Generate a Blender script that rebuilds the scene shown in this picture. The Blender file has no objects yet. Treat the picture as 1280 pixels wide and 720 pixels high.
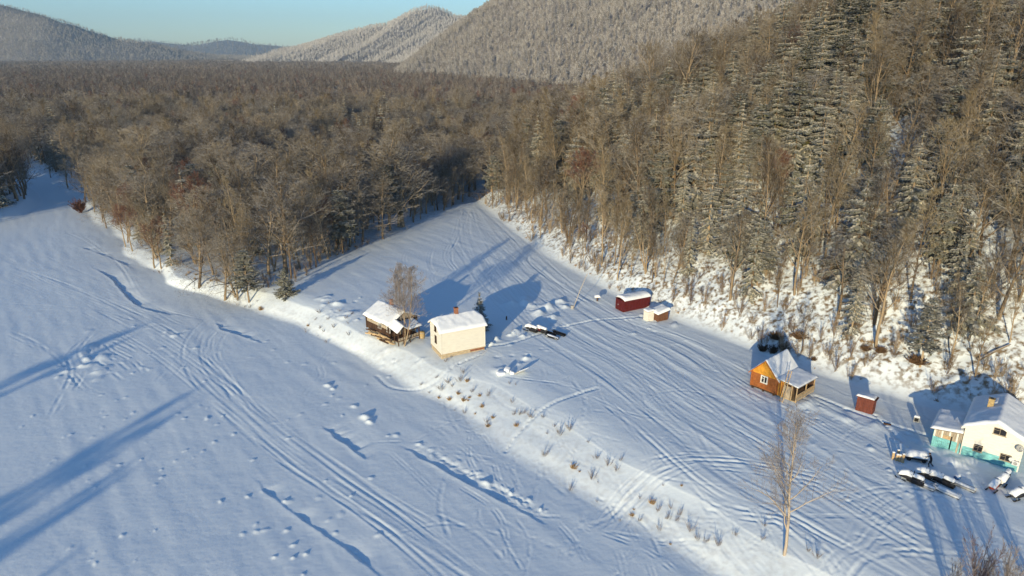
import bpy, math, random
import numpy as np
random.seed(7); rng = np.random.default_rng(7)
S = bpy.context.scene
COL = S.collection
R = math.radians

# ------------------------------------------------------------------ camera, sky, sun, exposure
CAM_H = 50.0
FPX = 853.3
PITCH = math.atan(294/FPX)
cp, sp = math.cos(PITCH), math.sin(PITCH)
cam = bpy.data.objects.new("camera", bpy.data.cameras.new("camera")); COL.objects.link(cam)
cam.location = (0, 0, CAM_H); cam.rotation_euler = (math.pi/2-PITCH, 0, 0)
cam.data.sensor_width = 36; cam.data.lens = 36*FPX/1280
cam.data.clip_start = 1; cam.data.clip_end = 40000
S.camera = cam
SUN_AZ = R(20); SUN_EL = R(9.6)          # shadows run 20 degrees to the right of the view
W = bpy.data.worlds.new("World"); S.world = W; W.use_nodes = True
nt = W.node_tree; bg = nt.nodes['Background']
sky = nt.nodes.new('ShaderNodeTexSky'); sky.sky_type = 'NISHITA'; sky.sun_disc = False
sky.sun_elevation = SUN_EL; sky.sun_rotation = math.pi+SUN_AZ
sky.altitude = 300; sky.air_density = 1.0; sky.dust_density = 0.3; sky.ozone_density = 3.0
tint = nt.nodes.new('ShaderNodeVectorMath'); tint.operation = 'MULTIPLY'; tint.inputs[1].default_value = (.88, 1.06, 1.25)   # the whole sky a little bluer
nt.links.new(sky.outputs[0], tint.inputs[0]); nt.links.new(tint.outputs[0], bg.inputs[0]); bg.inputs[1].default_value = 0.13
sun = bpy.data.objects.new("sun", bpy.data.lights.new("sun", 'SUN')); COL.objects.link(sun)
sun.data.energy = 5.0; sun.data.angle = R(0.55); sun.data.color = (1.0, 0.85, 0.56)
sun.rotation_euler = (math.pi/2-SUN_EL, 0, -SUN_AZ)
S.view_settings.view_transform = 'Standard'; S.view_settings.look = 'None'
S.view_settings.exposure = 0.33; S.view_settings.gamma = 1.0
S.render.engine = 'CYCLES'
try:
    S.cycles.max_bounces = 5; S.cycles.diffuse_bounces = 2; S.cycles.glossy_bounces = 2
    S.cycles.transparent_max_bounces = 4; S.cycles.volume_bounces = 0
    S.cycles.use_adaptive_sampling = True; S.cycles.adaptive_threshold = 0.02
except Exception: pass

# ------------------------------------------------------------------ small maths
def G(u, v, z=3.0):
    """pixel of the 1280x720 photograph -> world xy on the level z (used to survey the place)"""
    dx = (u-640)/FPX; dv = (v-360)/FPX; t = (CAM_H-z)/(sp+cp*dv)
    return (dx*t, (cp-sp*dv)*t)
def ray(u, v):
    dx = (u-640)/FPX; dv = (v-360)/FPX
    return np.array((dx, cp-sp*dv, -(sp+cp*dv)))
def project(x, y, z):
    d = y*cp-(z-CAM_H)*sp
    return 640+FPX*x/d, 360-FPX*((z-CAM_H)*cp+y*sp)/d, d
def hash2(ix, iy, s):
    h = (ix*374761393+iy*668265263+s*1442695041) & 0xffffffff
    h = ((h ^ (h >> 13))*1274126177) & 0xffffffff
    return ((h ^ (h >> 16)) & 0xffffff)/float(0xffffff)
def vnoise(x, y, s=0):
    xi = np.floor(x).astype(np.int64); yi = np.floor(y).astype(np.int64)
    fx = x-xi; fy = y-yi; fx = fx*fx*(3-2*fx); fy = fy*fy*(3-2*fy)
    a = hash2(xi, yi, s); b = hash2(xi+1, yi, s); c = hash2(xi, yi+1, s); d = hash2(xi+1, yi+1, s)
    return (a+(b-a)*fx)*(1-fy)+(c+(d-c)*fx)*fy-0.5
def fbm(x, y, s=0, o=4):
    r = 0; a = 1.0
    for i in range(o):
        r = r+a*vnoise(x*2**i+i*17.3, y*2**i-i*9.1, s+i); a *= .5
    return r
def sstep(t): t = np.clip(t, 0, 1); return t*t*(3-2*t)
def pdist(x, y, pl):
    """distance to a polyline; also side sign and arc parameter"""
    D = np.full(x.shape, 1e9); A = np.zeros(x.shape); acc = 0
    for (ax, ay), (bx, by) in zip(pl[:-1], pl[1:]):
        vx, vy = bx-ax, by-ay; L2 = vx*vx+vy*vy
        t = np.clip(((x-ax)*vx+(y-ay)*vy)/L2, 0, 1)
        d = np.hypot(x-ax-t*vx, y-ay-t*vy)
        m = d < D; D = np.where(m, d, D); A = np.where(m, acc+t, A); acc += 1
    return D, A
def inside(x, y, poly):
    c = np.zeros(x.shape, bool); n = len(poly)
    for i in range(n):
        x1, y1 = poly[i]; x2, y2 = poly[(i+1) % n]
        if y1 == y2: continue
        m = ((y1 > y) != (y2 > y)) & (x < (x2-x1)*(y-y1)/(y2-y1)+x1)
        c ^= m
    return c
def smooth_curve(pts, step=1.5):
    P = np.array(pts, float); P = np.vstack([2*P[0]-P[1], P, 2*P[-1]-P[-2]]); out = []
    for i in range(1, len(P)-2):
        n = max(2, int(np.hypot(*(P[i+1]-P[i]))/step)); t = np.linspace(0, 1, n, endpoint=False)[:, None]
        a, b, c, d = P[i-1], P[i], P[i+1], P[i+2]
        out.append(.5*((2*b)+(-a+c)*t+(2*a-5*b+4*c-d)*t*t+(-a+3*b-3*c+d)*t**3))
    out.append(P[-2][None]); return np.vstack(out)

# ------------------------------------------------------------------ survey lines
TOE = [G(u, v, 0) for u, v in [(-300, 190), (-60, 203), (20, 212), (62, 226), (80, 240), (112, 262), (140, 298), (172, 330), (215, 353), (260, 372),
       (310, 389), (370, 412), (430, 438), (480, 466), (540, 503), (600, 545), (700, 607), (780, 657), (880, 717), (960, 768), (1100, 850), (1400, 1050)]]
TOP = [G(u, v, 3) for u, v in [(-300, 180), (-60, 192), (30, 202), (75, 215), (100, 232), (130, 256), (160, 285), (195, 318), (230, 340), (290, 353),
       (345, 366), (400, 388), (450, 413), (500, 431), (560, 455), (624, 480), (680, 512), (754, 563), (800, 588), (853, 617), (920, 653), (986, 693), (1060, 735), (1180, 800), (1480, 1000)]]
FARP = [(3000, -60), (3000, 9000), (-9000, 9000), (-9000, 900)]
TOEP = TOE+FARP; TOPP = TOP+FARP
LTOE = [G(u, v, 0) for u, v in [(-400, 400), (-60, 290), (0, 277), (34, 268), (56, 254), (48, 238), (20, 230), (-60, 224), (-300, 215), (-1200, 215)]]
LTP = LTOE+[(-900, 200)]
HB = [G(u, v, 3) for u, v in [(1040, 92), (900, 108), (760, 135), (700, 158), (650, 190), (612, 222), (592, 250), (640, 290), (680, 320), (760, 366), (850, 404), (940, 438), (1040, 475), (1160, 510), (1280, 541), (1480, 600), (2300, 900)]]
HBP = HB+[(900, -100), (2500, 1200)]
CLEAR = [G(u, v, 3) for u, v in [(594, 243), (574, 252), (540, 271), (500, 292), (450, 309), (405, 330), (378, 350), (330, 362)]]+[(-60, 120), (-20, 70), (40, 30), (120, 30)]+[G(u, v, 3) for u, v in [(1480, 600), (1280, 541), (1160, 510), (1040, 475), (940, 438), (850, 404), (760, 366), (680, 320), (640, 290)]]

def macro(x, y):
    x = np.asarray(x, float); y = np.asarray(y, float)
    r = np.hypot(x, y)
    z = .25*fbm(x/38, y/38, 3, 3)
    z = np.where(r > 600, 0, z)
    wx = x+3.2*vnoise(x/11, y/11, 41)+.6*vnoise(x/4, y/4, 42); wy = y+3.2*vnoise(x/11, y/11, 43)+.6*vnoise(x/4, y/4, 44)
    d1, _ = pdist(wx, wy, TOE); d2, a2 = pdist(wx, wy, TOP)
    it = inside(wx, wy, TOEP); ip = inside(wx, wy, TOPP)
    t = np.where(ip, 1.0, np.where(it, d1/(d1+d2+1e-6), 0.0))
    bw = (t > 0)*(t < 1)*np.minimum(1, 4*t*(1-t)); t = t+(.15*fbm(x/12, y/12, 8, 2))*bw
    t = np.clip(t, 0, 1); prof = np.where(ip, 1-.26*np.exp(-d2/4.0), .74*(.35*t+.65*t**1.25*(1.6-.6*t)**.5*sstep(t*2.2+.05)))
    z = z*(1-.5*prof)+3.0*prof*np.interp(a2, [0, 5, 7, 9.5], [.35, .35, .55, 1.0])
    # a low snow berm runs along the lip of the bank
    z = z+.12*np.exp(-((d2-3.0)/3.0)**2)*ip*(r < 250)+(.03*fbm(x/2.6, y/2.6, 12, 3))*bw*(r < 260)
    il = inside(x, y, LTP); dl, _ = pdist(x, y, LTOE)
    z = z+np.where(il, 2.5*sstep(dl/5), 0)
    ih = inside(x, y, HBP); dh, _ = pdist(x, y, HB); dh = np.where(ih, dh, 0)
    k = np.interp(y, [60, 110, 160, 230, 330, 450], [1.05, 1.05, .92, .70, .55, .35])
    hz = k*(.62*np.minimum(dh, 42)+.55*np.clip(dh-42, 0, 60)+.38*np.clip(dh-102, 0, 200))
    hz = np.where(dh > 302, hz*np.clip(1-(dh-302)/300, 0, 1), hz)
    hz = hz*sstep(dh/7+.25)
    hz = hz+np.where(ih, sstep(dh/6)*(1.1*fbm(x/7, y/7, 21, 4)+.45*np.abs(fbm(x/2.2, y/2.2, 31, 3))), 0)*(dh > 0)
    return z+hz

# ------------------------------------------------------------------ snow relief raster (tracks, ledges, lumps)
RES = .125; RX0, RY0, RNX, RNY = -150.0, 42.0, 2160, 1760
ras = np.zeros((RNY, RNX), np.float32)
def stamp(curve, prof, pad=1.4, cap=None):
    C = np.asarray(curve); 
    i0 = max(0, int((C[:, 0].min()-pad-RX0)/RES)); i1 = min(RNX, int((C[:, 0].max()+pad-RX0)/RES)+1)
    j0 = max(0, int((C[:, 1].min()-pad-RY0)/RES)); j1 = min(RNY, int((C[:, 1].max()+pad-RY0)/RES)+1)
    if i1 <= i0 or j1 <= j0: return
    D = np.full((j1-j0, i1-i0), 1e3, np.float32); A = np.zeros_like(D); n = len(C)-1
    for k in range(n):
        a, b = C[k], C[k+1]; v = b-a; L2 = float(v@v)+1e-9
        a0 = max(i0, int((min(a[0], b[0])-pad-RX0)/RES)); a1 = min(i1, int((max(a[0], b[0])+pad-RX0)/RES)+2)
        b0 = max(j0, int((min(a[1], b[1])-pad-RY0)/RES)); b1 = min(j1, int((max(a[1], b[1])+pad-RY0)/RES)+2)
        if a1 <= a0 or b1 <= b0: continue
        X = RX0+RES*np.arange(a0, a1)[None]-a[0]; Y = RY0+RES*np.arange(b0, b1)[:, None]-a[1]
        t = np.clip((X*v[0]+Y*v[1])/L2, 0, 1)
        d = np.hypot(X-t*v[0], Y-t*v[1]); sg = np.where(v[0]*Y-v[1]*X > 0, 1, -1)
        sub = D[b0-j0:b1-j0, a0-i0:a1-i0]; m = d < np.abs(sub)
        sub[m] = (d*sg)[m]; A[b0-j0:b1-j0, a0-i0:a1-i0][m] = ((k+t)/n+0*d)[m]
    m = np.abs(D) < pad
    h = np.zeros_like(D); h[m] = prof(D[m], A[m]); ras[j0:j1, i0:i1] += h
def fade(a):
    ph = random.uniform(0, 60); return np.clip(np.minimum(a, 1-a)*12, 0, 1)*np.clip(.65+2.4*vnoise(a*22+ph, a*0+ph, 3), 0, 1.5)
def rut(dep, w=.24):
    fa = random.random()
    def f(d, a):
        e = fade(a); q = np.abs(d)
        return e*(-dep*np.exp(-(q/w)**4)+.55*dep*np.exp(-((q-w-.22)/.16)**2))
    return f
def twin(dep, g=.42):
    def f(d, a):
        e = fade(a); q = np.abs(d)
        return e*(-dep*np.exp(-((q-g)/.15)**2)+.6*dep*np.exp(-((q-g-.27)/.13)**2)+.3*dep*np.exp(-(q/.15)**2))
    return f
def step(hh, w=7.0, cut=.35):
    """a ledge: high on the left of its direction of travel, falling away over w metres"""
    def f(d, a):
        e = sstep(np.minimum(a, 1-a)*5)
        return e*hh*np.where(d > 0, sstep(d/cut)*np.exp(-(d/w)**2), 0)
    return f
def lump(cx, cy, r, h, asp=1.0, ang=0.0):
    q = r*max(asp, 1)*2.2
    a0 = max(0, int((cx-q-RX0)/RES)); a1 = min(RNX, int((cx+q-RX0)/RES)+1); b0 = max(0, int((cy-q-RY0)/RES)); b1 = min(RNY, int((cy+q-RY0)/RES)+1)
    if a1 <= a0 or b1 <= b0: return
    X = RX0+RES*np.arange(a0, a1)[None]-cx; Y = RY0+RES*np.arange(b0, b1)[:, None]-cy
    c, s = math.cos(ang), math.sin(ang); U = (X*c+Y*s)/asp; V = -X*s+Y*c
    ras[b0:b1, a0:a1] += (h*np.exp(-((U*U+V*V)/(r*r))**1.3)).astype(np.float32)
def px(pts, z): return [G(u, v, z) for u, v in pts]
def off(c, o):
    c = np.asarray(c); t = np.gradient(c, axis=0); t /= np.hypot(t[:, 0], t[:, 1])[:, None]+1e-9
    return c+np.stack([-t[:, 1], t[:, 0]], 1)*(o if np.ndim(o) == 0 else np.asarray(o)[:, None])
# -- river tracks
RT = [([(275, 392), (246, 420), (244, 455), (280, 500), (350, 560), (440, 620), (540, 680), (640, 745)], 4, .07),
      ([(0, 335), (60, 358), (140, 395), (215, 438), (300, 505), (400, 580), (500, 650), (600, 735)], 4, .07),
      ([(-40, 318), (60, 350), (150, 385), (230, 425), (330, 515), (430, 590), (520, 650), (640, 740)], 3, .05),
      ([(0, 381), (70, 384), (130, 388), (175, 402)], 2, .10),
      ([(0, 300), (80, 335), (150, 365), (215, 402), (265, 415)], 3, .05),
      ([(20, 278), (90, 290), (150, 330), (180, 372), (240, 396), (300, 400)], 3, .06),
      ([(300, 392), (250, 412), (232, 440), (200, 480), (160, 500)], 2, .06),
      ([(330, 400), (278, 412), (262, 440), (276, 470), (300, 520)], 3, .07),
      ([(170, 470), (150, 455), (125, 442), (122, 430), (145, 425), (175, 440)], 3, .11),
      ([(0, 410), (40, 430), (75, 460), (100, 490), (130, 500)], 2, .07),
      ([(60, 520), (85, 470), (78, 445), (95, 425), (110, 415)], 2, .12),
      ([(270, 400), (200, 392), (120, 372), (60, 350), (0, 310)], 3, .05),
      ([(345, 392), (400, 398), (470, 450)], 1, .05),
      ([(495, 552), (540, 530), (600, 515), (640, 505)], 1, .05),
      ([(390, 500), (410, 470), (402, 455), (420, 430)], 1, .06)]
for pts, n, dep in RT:
    base = smooth_curve(px(pts, 0))
    for k in range(n):
        q = np.linspace(0, 6, len(base)); w = random.uniform(-1, 1)*1.1*n**.6
        o = w+.8*np.sin(q*random.uniform(.3, .8)+random.uniform(0, 6))
        stamp(off(base, o), random.choice([rut, twin])(dep*random.uniform(.6, 1.25)))
# -- clearing tracks: a fan from the gap in the forest down past the cabins
LB = [(578, 262), (562, 298), (590, 345), (650, 410), (735, 470), (820, 535), (905, 600), (1010, 660), (1150, 735), (1300, 830)]
RB = [(600, 256), (652, 296), (706, 345), (790, 396), (868, 425), (946, 470), (1050, 525), (1140, 575), (1230, 640), (1400, 700)]
LBw, RBw = np.array(px(LB, 3)), np.array(px(RB, 3))
for k in range(58):
    a = random.random(); s = random.choice([-1, -1, 0, 1, 1])*random.uniform(.05, .6)
    lam = np.clip(a+s*(np.linspace(0, 1, len(LB))-.4)+.09*np.array([random.uniform(-1, 1) for _ in LB]), .02, .98)[:, None]
    P = LBw*(1-lam)+RBw*lam
    i0 = random.choice([0, 0, 0, 1, 2, 3, 4]); i1 = random.choice([6, 8, 9, 10, 10, 10])
    if i1-i0 < 3: continue
    stamp(smooth_curve(P[i0:i1]), random.choice([rut, twin])(random.uniform(.02, .075)))
CT = [([(590, 262), (640, 280), (668, 300), (660, 325), (690, 350), (760, 385), (850, 420), (935, 458), (1000, 492), (1070, 530), (1150, 560)], 3, .10),
      ([(575, 258), (572, 290), (560, 320), (575, 345)], 3, .12),
      ([(580, 262), (600, 280), (650, 292), (672, 297)], 2, .08),
      ([(545, 300), (540, 330), (560, 350), (600, 345), (640, 320), (650, 300), (625, 288), (590, 292)], 2, .09),
      ([(650, 395), (720, 398), (790, 396), (870, 384)], 2, .06),
      ([(740, 492), (700, 478), (660, 470), (620, 462)], 2, .08),
      ([(745, 492), (790, 530), (850, 585), (900, 620), (960, 645), (1010, 680), (1080, 740)], 3, .11),
      ([(762, 640), (785, 612), (820, 592), (870, 580), (930, 585), (1000, 600), (1080, 620)], 4, .12),
      ([(740, 625), (770, 605), (810, 585), (860, 570), (900, 575)], 2, .10),
      ([(1045, 720), (1070, 695), (1120, 684), (1190, 690), (1280, 700)], 3, .10),
      ([(880, 620), (930, 640), (990, 655), (1030, 690), (1045, 730)], 2, .12),
      ([(1000, 720), (1060, 690), (1100, 640), (1160, 610)], 2, .07),
      ([(1060, 640), (1130, 622), (1200, 628), (1280, 640)], 3, .07)]
for pts, n, dep in CT:
    base = smooth_curve(px(pts, 3))
    for k in range(n):
        q = np.linspace(0, 6, len(base)); w = random.uniform(-1, 1)*.9*n**.6
        stamp(off(base, w+.5*np.sin(q*random.uniform(.3, .9)+random.uniform(0, 6))), random.choice([rut, twin])(dep*random.uniform(.6, 1.2)))
for k in range(80):      # loops and turns in the upper clearing
    cx, cy = G(random.uniform(555, 690), random.uniform(275, 380), 3); r = random.uniform(4, 11); a0 = random.uniform(0, 6.3); a1 = a0+random.uniform(1, 3)
    if not inside(np.array([cx]), np.array([cy]), CLEAR)[0]: continue
    A = np.linspace(a0, a1, 14); stamp(np.stack([cx+r*np.cos(A)*1.3, cy+r*np.sin(A)*1.8], 1), twin(random.uniform(.03, .07)))
for k in range(260):
    cx, cy = G(random.uniform(560, 1240), random.uniform(270, 720), 3)
    if not inside(np.array([cx]), np.array([cy]), CLEAR)[0]: continue
    a0 = R(random.gauss(118, 28)); ln = random.uniform(4, 16); bd = random.uniform(-.4, .4)
    stamp(smooth_curve([(cx, cy), (cx+ln*.5*math.cos(a0), cy+ln*.5*math.sin(a0)), (cx+ln*math.cos(a0+bd), cy+ln*math.sin(a0+bd))], 1), random.choice([rut, twin])(random.uniform(.03, .09), random.uniform(.12, .3)))
for k in range(26):     # broad packed lanes
    a = random.random(); lam = np.clip(a+random.uniform(-.4, .4)*(np.linspace(0, 1, len(LB))-.5)+.05*np.array([random.uniform(-1, 1) for _ in LB]), .02, .98)[:, None]
    P = (LBw*(1-lam)+RBw*lam)[random.choice([0, 1, 2, 4]):random.choice([7, 9, 10])]; w_ = random.uniform(.7, 1.6); fa_ = random.uniform(0, 50)
    stamp(smooth_curve(P), lambda d, a, w_=w_, fa_=fa_: (-.10*np.exp(-(d/w_)**4)+.07*np.exp(-((np.abs(d)-w_-.2)/.25)**2))*np.clip(.5+1.6*vnoise(a*12+fa_, a*0, 5), 0, 1.3), 2.6)
ras *= .38; ras = np.clip(ras, -.15, .11)
# footpath from the terrace to the river, walkers' trails
def trail(pts, z, dep=.16, st=.55):
    c = smooth_curve(px(pts, z), .3)
    stamp(c, lambda d, a: -dep*.7*np.exp(-(d/.35)**2)+dep*.3*np.exp(-((np.abs(d)-.6)/.2)**2))
    for i in range(0, len(c)-1, 2): lump(c[i][0]+random.uniform(-.15, .15), c[i][1]+random.uniform(-.15, .15), .17, -dep)
trail([(632, 548), (652, 530), (690, 510), (745, 492)], 2, .10)
trail([(470, 463), (492, 478), (540, 480), (575, 466)], 1, .07)
trail([(610, 432), (640, 428), (690, 412), (745, 400), (800, 396)], 3, .12)
trail([(575, 452), (600, 442), (612, 430)], 3, .15)
trail([(1095, 520), (1120, 545), (1150, 575), (1165, 585)], 3, .16)
trail([(1020, 496), (1060, 512), (1110, 530), (1160, 545)], 3, .12)
# ice ledges along the river, each casting a blue shadow on the side away from the sun
for pts, hh, w in [([(495, 555), (530, 572), (565, 592), (600, 612), (635, 632), (660, 645), (688, 662)], .24, 1.6),
                   ([(310, 592), (345, 622), (375, 645), (410, 672), (450, 702), (500, 745)], -.16, 1.5),
                   ([(268, 402), (280, 412), (300, 418), (330, 430)], -.24, 1.5),
                   ([(110, 330), (135, 345), (150, 362), (175, 382), (205, 391), (232, 394)], -.26, 2.2),
                   ([(95, 306), (118, 314), (150, 328), (172, 338)], -.16, 1.5),
                   ([(400, 532), (430, 552), (460, 575)], -.25, 2.0)]:
    c = smooth_curve(px(pts, 0), .6); n_c = np.arange(len(c)); c = off(c, .6*vnoise(n_c/9., n_c*0., 3)+.35*vnoise(n_c/2.3, n_c*0., 4))
    stamp(c, lambda d, a, hh=abs(hh), w=w: sstep(np.minimum(a, 1-a)*5)*np.where(d > 0, -hh*np.clip(.75+1.5*vnoise(a*17, a*0+hh*50, 6), .15, 1.3)*sstep(d/.25)*np.exp(-(d/w)**2), .25*hh*np.exp(-(d/.5)**2)), 6)
cE = off(smooth_curve(px([(520, 560), (560, 585), (600, 605), (650, 632), (684, 655)], 0)), .9)
stamp(cE, lambda d, a: -.12*sstep(np.minimum(a, 1-a)*5)*np.exp(-(d/.35)**2), 2)
for k in range(60):
    t = random.random(); i = int(t*(len(cE)-1)); lump(cE[i][0]+random.uniform(-.8, .8), cE[i][1]+random.uniform(-.8, .8), random.uniform(.15, .35), random.uniform(.04, .15), 1.5, random.uniform(0, 3))
# lumps on the river
def lumps(n, u0, u1, v0, v1, r0, r1, h0, h1, z=0):
    for k in range(n):
        x, y = G(random.uniform(u0, u1), random.uniform(v0, v1), z)
        lump(x, y, random.uniform(r0, r1), random.uniform(h0, h1), random.uniform(1, 1.8), random.uniform(0, 3.1))
lumps(30, 0, 330, 440, 719, .12, .26, .03, .12); lumps(30, 60, 260, 480, 610, .12, .26, .03, .12)
lumps(22, 300, 480, 560, 719, .15, .4, .05, .18); lumps(30, 70, 260, 395, 480, .2, .6, .04, .16); lumps(30, 250, 500, 410, 560, .15, .4, .04, .15)
lumps(8, 80, 130, 425, 470, .5, 1.0, .2, .4)
for u, v, r, h in [(457, 522, .6, .45), (462, 528, .4, .35), (410, 482, .45, .3), (416, 486, .3, .25), (443, 508, .4, .2), (608, 603, .5, .3)]:
    x, y = G(u, v, 0); lump(x, y, r, h, 1.4, -.6)
# heaps in the yard, left by shovels and covered junk
for u, v, r, h in [(672, 392, 1.3, .8), (684, 384, 1.5, .9), (660, 380, 1.6, .7), (700, 378, 1.4, .7), (655, 372, 1.2, .5), (692, 396, 1.2, .6), (648, 415, .8, .6), (655, 420, .6, .5),
                   (638, 418, .7, .7), (640, 380, 1.5, .5), (708, 384, .9, .5), (630, 462, 1.3, .5), (612, 430, .6, .5), (620, 424, .7, .4), (1000, 505, 1.4, .4), (1010, 500, 1.1, .4),
                   (1085, 530, 1.2, .35), (1060, 522, 1.3, .3), (1130, 560, 1.1, .4), (1185, 566, 1.2, .3), (1215, 578, 1.2, .35), (1190, 575, 1.4, .3), (480, 430, 1.2, .25), (525, 445, 1.0, .25),
                   (430, 392, 1.5, .5), (420, 380, 1.2, .5), (404, 372, 1.2, .6), (1230, 515, 1.2, .6), (1180, 500, 1.0, .5), (842, 405, 1.2, .4), (785, 374, 1.2, .8), (795, 366, 1.3, .7)]:
    x, y = G(u, v, 3)
    for q in range(4): lump(x+random.gauss(0, r*.45), y+random.gauss(0, r*.45), r*random.uniform(.35, .75), h*random.uniform(.15, .5), random.uniform(1, 1.9), random.uniform(0, 3))
for k in range(90):
    x, y = G(random.uniform(1110, 1270), random.uniform(575, 625), 3); lump(x, y, random.uniform(.15, .4), random.uniform(-.12, .14), random.uniform(1, 2), random.uniform(0, 3))
for k in range(140):     # churned snow about the houses
    u, v = random.choice([(660, 385), (650, 440), (1130, 550), (1200, 580), (500, 430), (800, 400), (1050, 520), (430, 385)])
    x, y = G(u+random.gauss(0, 22), v+random.gauss(0, 9), 3); lump(x, y, random.uniform(.2, .6), random.uniform(-.16, .2))
def relief(x, y):
    fx = (x-RX0)/RES; fy = (y-RY0)/RES; m = (fx > 1) & (fx < RNX-2) & (fy > 1) & (fy < RNY-2)
    fx = np.where(m, fx, 1); fy = np.where(m, fy, 1); i = fx.astype(int); j = fy.astype(int); a = fx-i; b = fy-j
    h = (ras[j, i]*(1-a)+ras[j, i+1]*a)*(1-b)+(ras[j+1, i]*(1-a)+ras[j+1, i+1]*a)*b
    r = np.hypot(x, y)
    w = np.clip((330-r)/60, 0, 1)
    # wind-packed ripples running down the river, small unevenness everywhere
    ux = x*.62-y*.78; uy = x*.78+y*.62
    rip = .06*vnoise(ux/9, uy/1.6, 51)+.02*vnoise(ux/4, uy/.8, 52)+.03*fbm(x/2.5, y/2.5, 53, 3)+.006*vnoise(x/.35, y/.35, 54)
    return np.where(m, h, 0)+rip*w
def Zf(x, y):
    x = np.atleast_1d(np.asarray(x, float)); y = np.atleast_1d(np.asarray(y, float)); return macro(x, y)+relief(x, y)
def Z(x, y): return float(Zf(x, y)[0])
def hit(u, v, t0=50, t1=700):
    d = ray(u, v); t = np.arange(t0, t1, .4); P = d[None]*t[:, None]+np.array((0, 0, CAM_H))
    z = macro(P[:, 0], P[:, 1]); k = np.argmax(P[:, 2] < z); P = P[k]
    return P[0], P[1], float(macro(P[0:1], P[1:2])[0])

# ------------------------------------------------------------------ materials
MATS = {}
def newmat(name, rough=.85):
    m = bpy.data.materials.new(name); m.use_nodes = True; MATS[name] = m
    b = m.node_tree.nodes['Principled BSDF']; b.inputs['Roughness'].default_value = rough
    b.inputs['Specular IOR Level'].default_value = .2
    return m, m.node_tree, b
def nd(t, k, **kw):
    n = t.nodes.new(k)
    for a, v in kw.items(): setattr(n, a, v)
    return n
def noise(t, scale, detail=4, vec=None, dist=0):
    n = nd(t, 'ShaderNodeTexNoise'); n.inputs['Scale'].default_value = scale; n.inputs['Detail'].default_value = detail; n.inputs['Distortion'].default_value = dist
    if vec is not None: t.links.new(vec, n.inputs['Vector'])
    return n
def ramp(t, fac, stops):
    r = nd(t, 'ShaderNodeValToRGB'); e = r.color_ramp.elements
    while len(e) < len(stops): e.new(.5)
    for i, (p, c) in enumerate(stops): e[i].position = p; e[i].color = (*c, 1) if len(c) == 3 else c
    t.links.new(fac, r.inputs[0]); return r
def mix(t, fac, a, b):
    m = nd(t, 'ShaderNodeMix', data_type='RGBA')
    for s, v in ((0, fac), (6, a), (7, b)):
        if hasattr(v, 'links'): t.links.new(v, m.inputs[s])
        else: m.inputs[s].default_value = v if s == 0 else (*v, 1)
    return m.outputs[2]
def bump(t, b, h, st=.4, dist=.05):
    n = nd(t, 'ShaderNodeBump'); n.inputs['Strength'].default_value = st; n.inputs['Distance'].default_value = dist
    t.links.new(h, n.inputs['Height']); t.links.new(n.outputs[0], b.inputs['Normal'])
def objco(t): return nd(t, 'ShaderNodeTexCoord').outputs['Object']
def simple(name, col, var=.25, scale=3, rough=.85, stretch=None, bm=.3):
    m, t, b = newmat(name, rough); co = objco(t)
    if stretch:
        mp = nd(t, 'ShaderNodeMapping'); mp.inputs['Scale'].default_value = stretch; t.links.new(co, mp.inputs[0]); co = mp.outputs[0]
    n = noise(t, scale, 5, co)
    lo = tuple(c*(1-var) for c in col); hi = tuple(min(1, c*(1+var)) for c in col)
    r = ramp(t, n.outputs[0], [(.3, lo), (.7, hi)]); t.links.new(r.outputs[0], b.inputs['Base Color'])
    if bm: bump(t, b, n.outputs[0], bm, .02)
    return m
SNOWC = (.86, .86, .87)
def snow_terrain():
    m, t, b = newmat('snow_ground', .6); co = objco(t); geo = nd(t, 'ShaderNodeNewGeometry')
    n1 = noise(t, .35, 5, co); n2 = noise(t, 1.3, 6, co); n3 = noise(t, 9, 4, co)
    base = mix(t, n1.outputs[0], (.77, .84, .87), (.84, .88, .89))
    # dead grass, leaf litter and soil show through on the steep slope of the hill (a vertex mask marks where)
    at = nd(t, 'ShaderNodeAttribute', attribute_name='litter')
    r = ramp(t, n2.outputs[0], [(.46, (0, 0, 0)), (.64, (1, 1, 1))])
    mu = nd(t, 'ShaderNodeMath', operation='MULTIPLY'); t.links.new(r.outputs[0], mu.inputs[0]); t.links.new(at.outputs['Fac'], mu.inputs[1])
    lit = mix(t, n3.outputs[0], (.10, .065, .035), (.34, .25, .15))
    c = mix(t, mu.outputs[0], base, lit); t.links.new(c, b.inputs['Base Color'])
    mp = nd(t, 'ShaderNodeMapping'); mp.inputs['Rotation'].default_value = (0, 0, R(50)); mp.inputs['Scale'].default_value = (.35, 2.2, 1); t.links.new(co, mp.inputs[0]); n4 = noise(t, 1.6, 4, mp.outputs[0])
    add = nd(t, 'ShaderNodeMath', operation='MULTIPLY_ADD'); add.inputs[1].default_value = .25; ad2 = nd(t, 'ShaderNodeMath', operation='MULTIPLY_ADD'); ad2.inputs[1].default_value = .2; t.links.new(n4.outputs[0], ad2.inputs[0]); t.links.new(add.outputs[0], ad2.inputs[2])
    t.links.new(n3.outputs[0], add.inputs[0]); t.links.new(n2.outputs[0], add.inputs[2])
    bump(t, b, ad2.outputs[0], .35, .10)
    b.inputs['Specular IOR Level'].default_value = .3
    return m
M_TERR = snow_terrain()
def snowmat(name='snow'):
    m, t, b = newmat(name, .6); n = noise(t, 2.5, 5, objco(t)); t.links.new(mix(t, n.outputs[0], (.82, .84, .86), (.90, .91, .91)), b.inputs['Base Color'])
    bump(t, b, n.outputs[0], .3, .06); return m
M_SNOW = snowmat()
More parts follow.
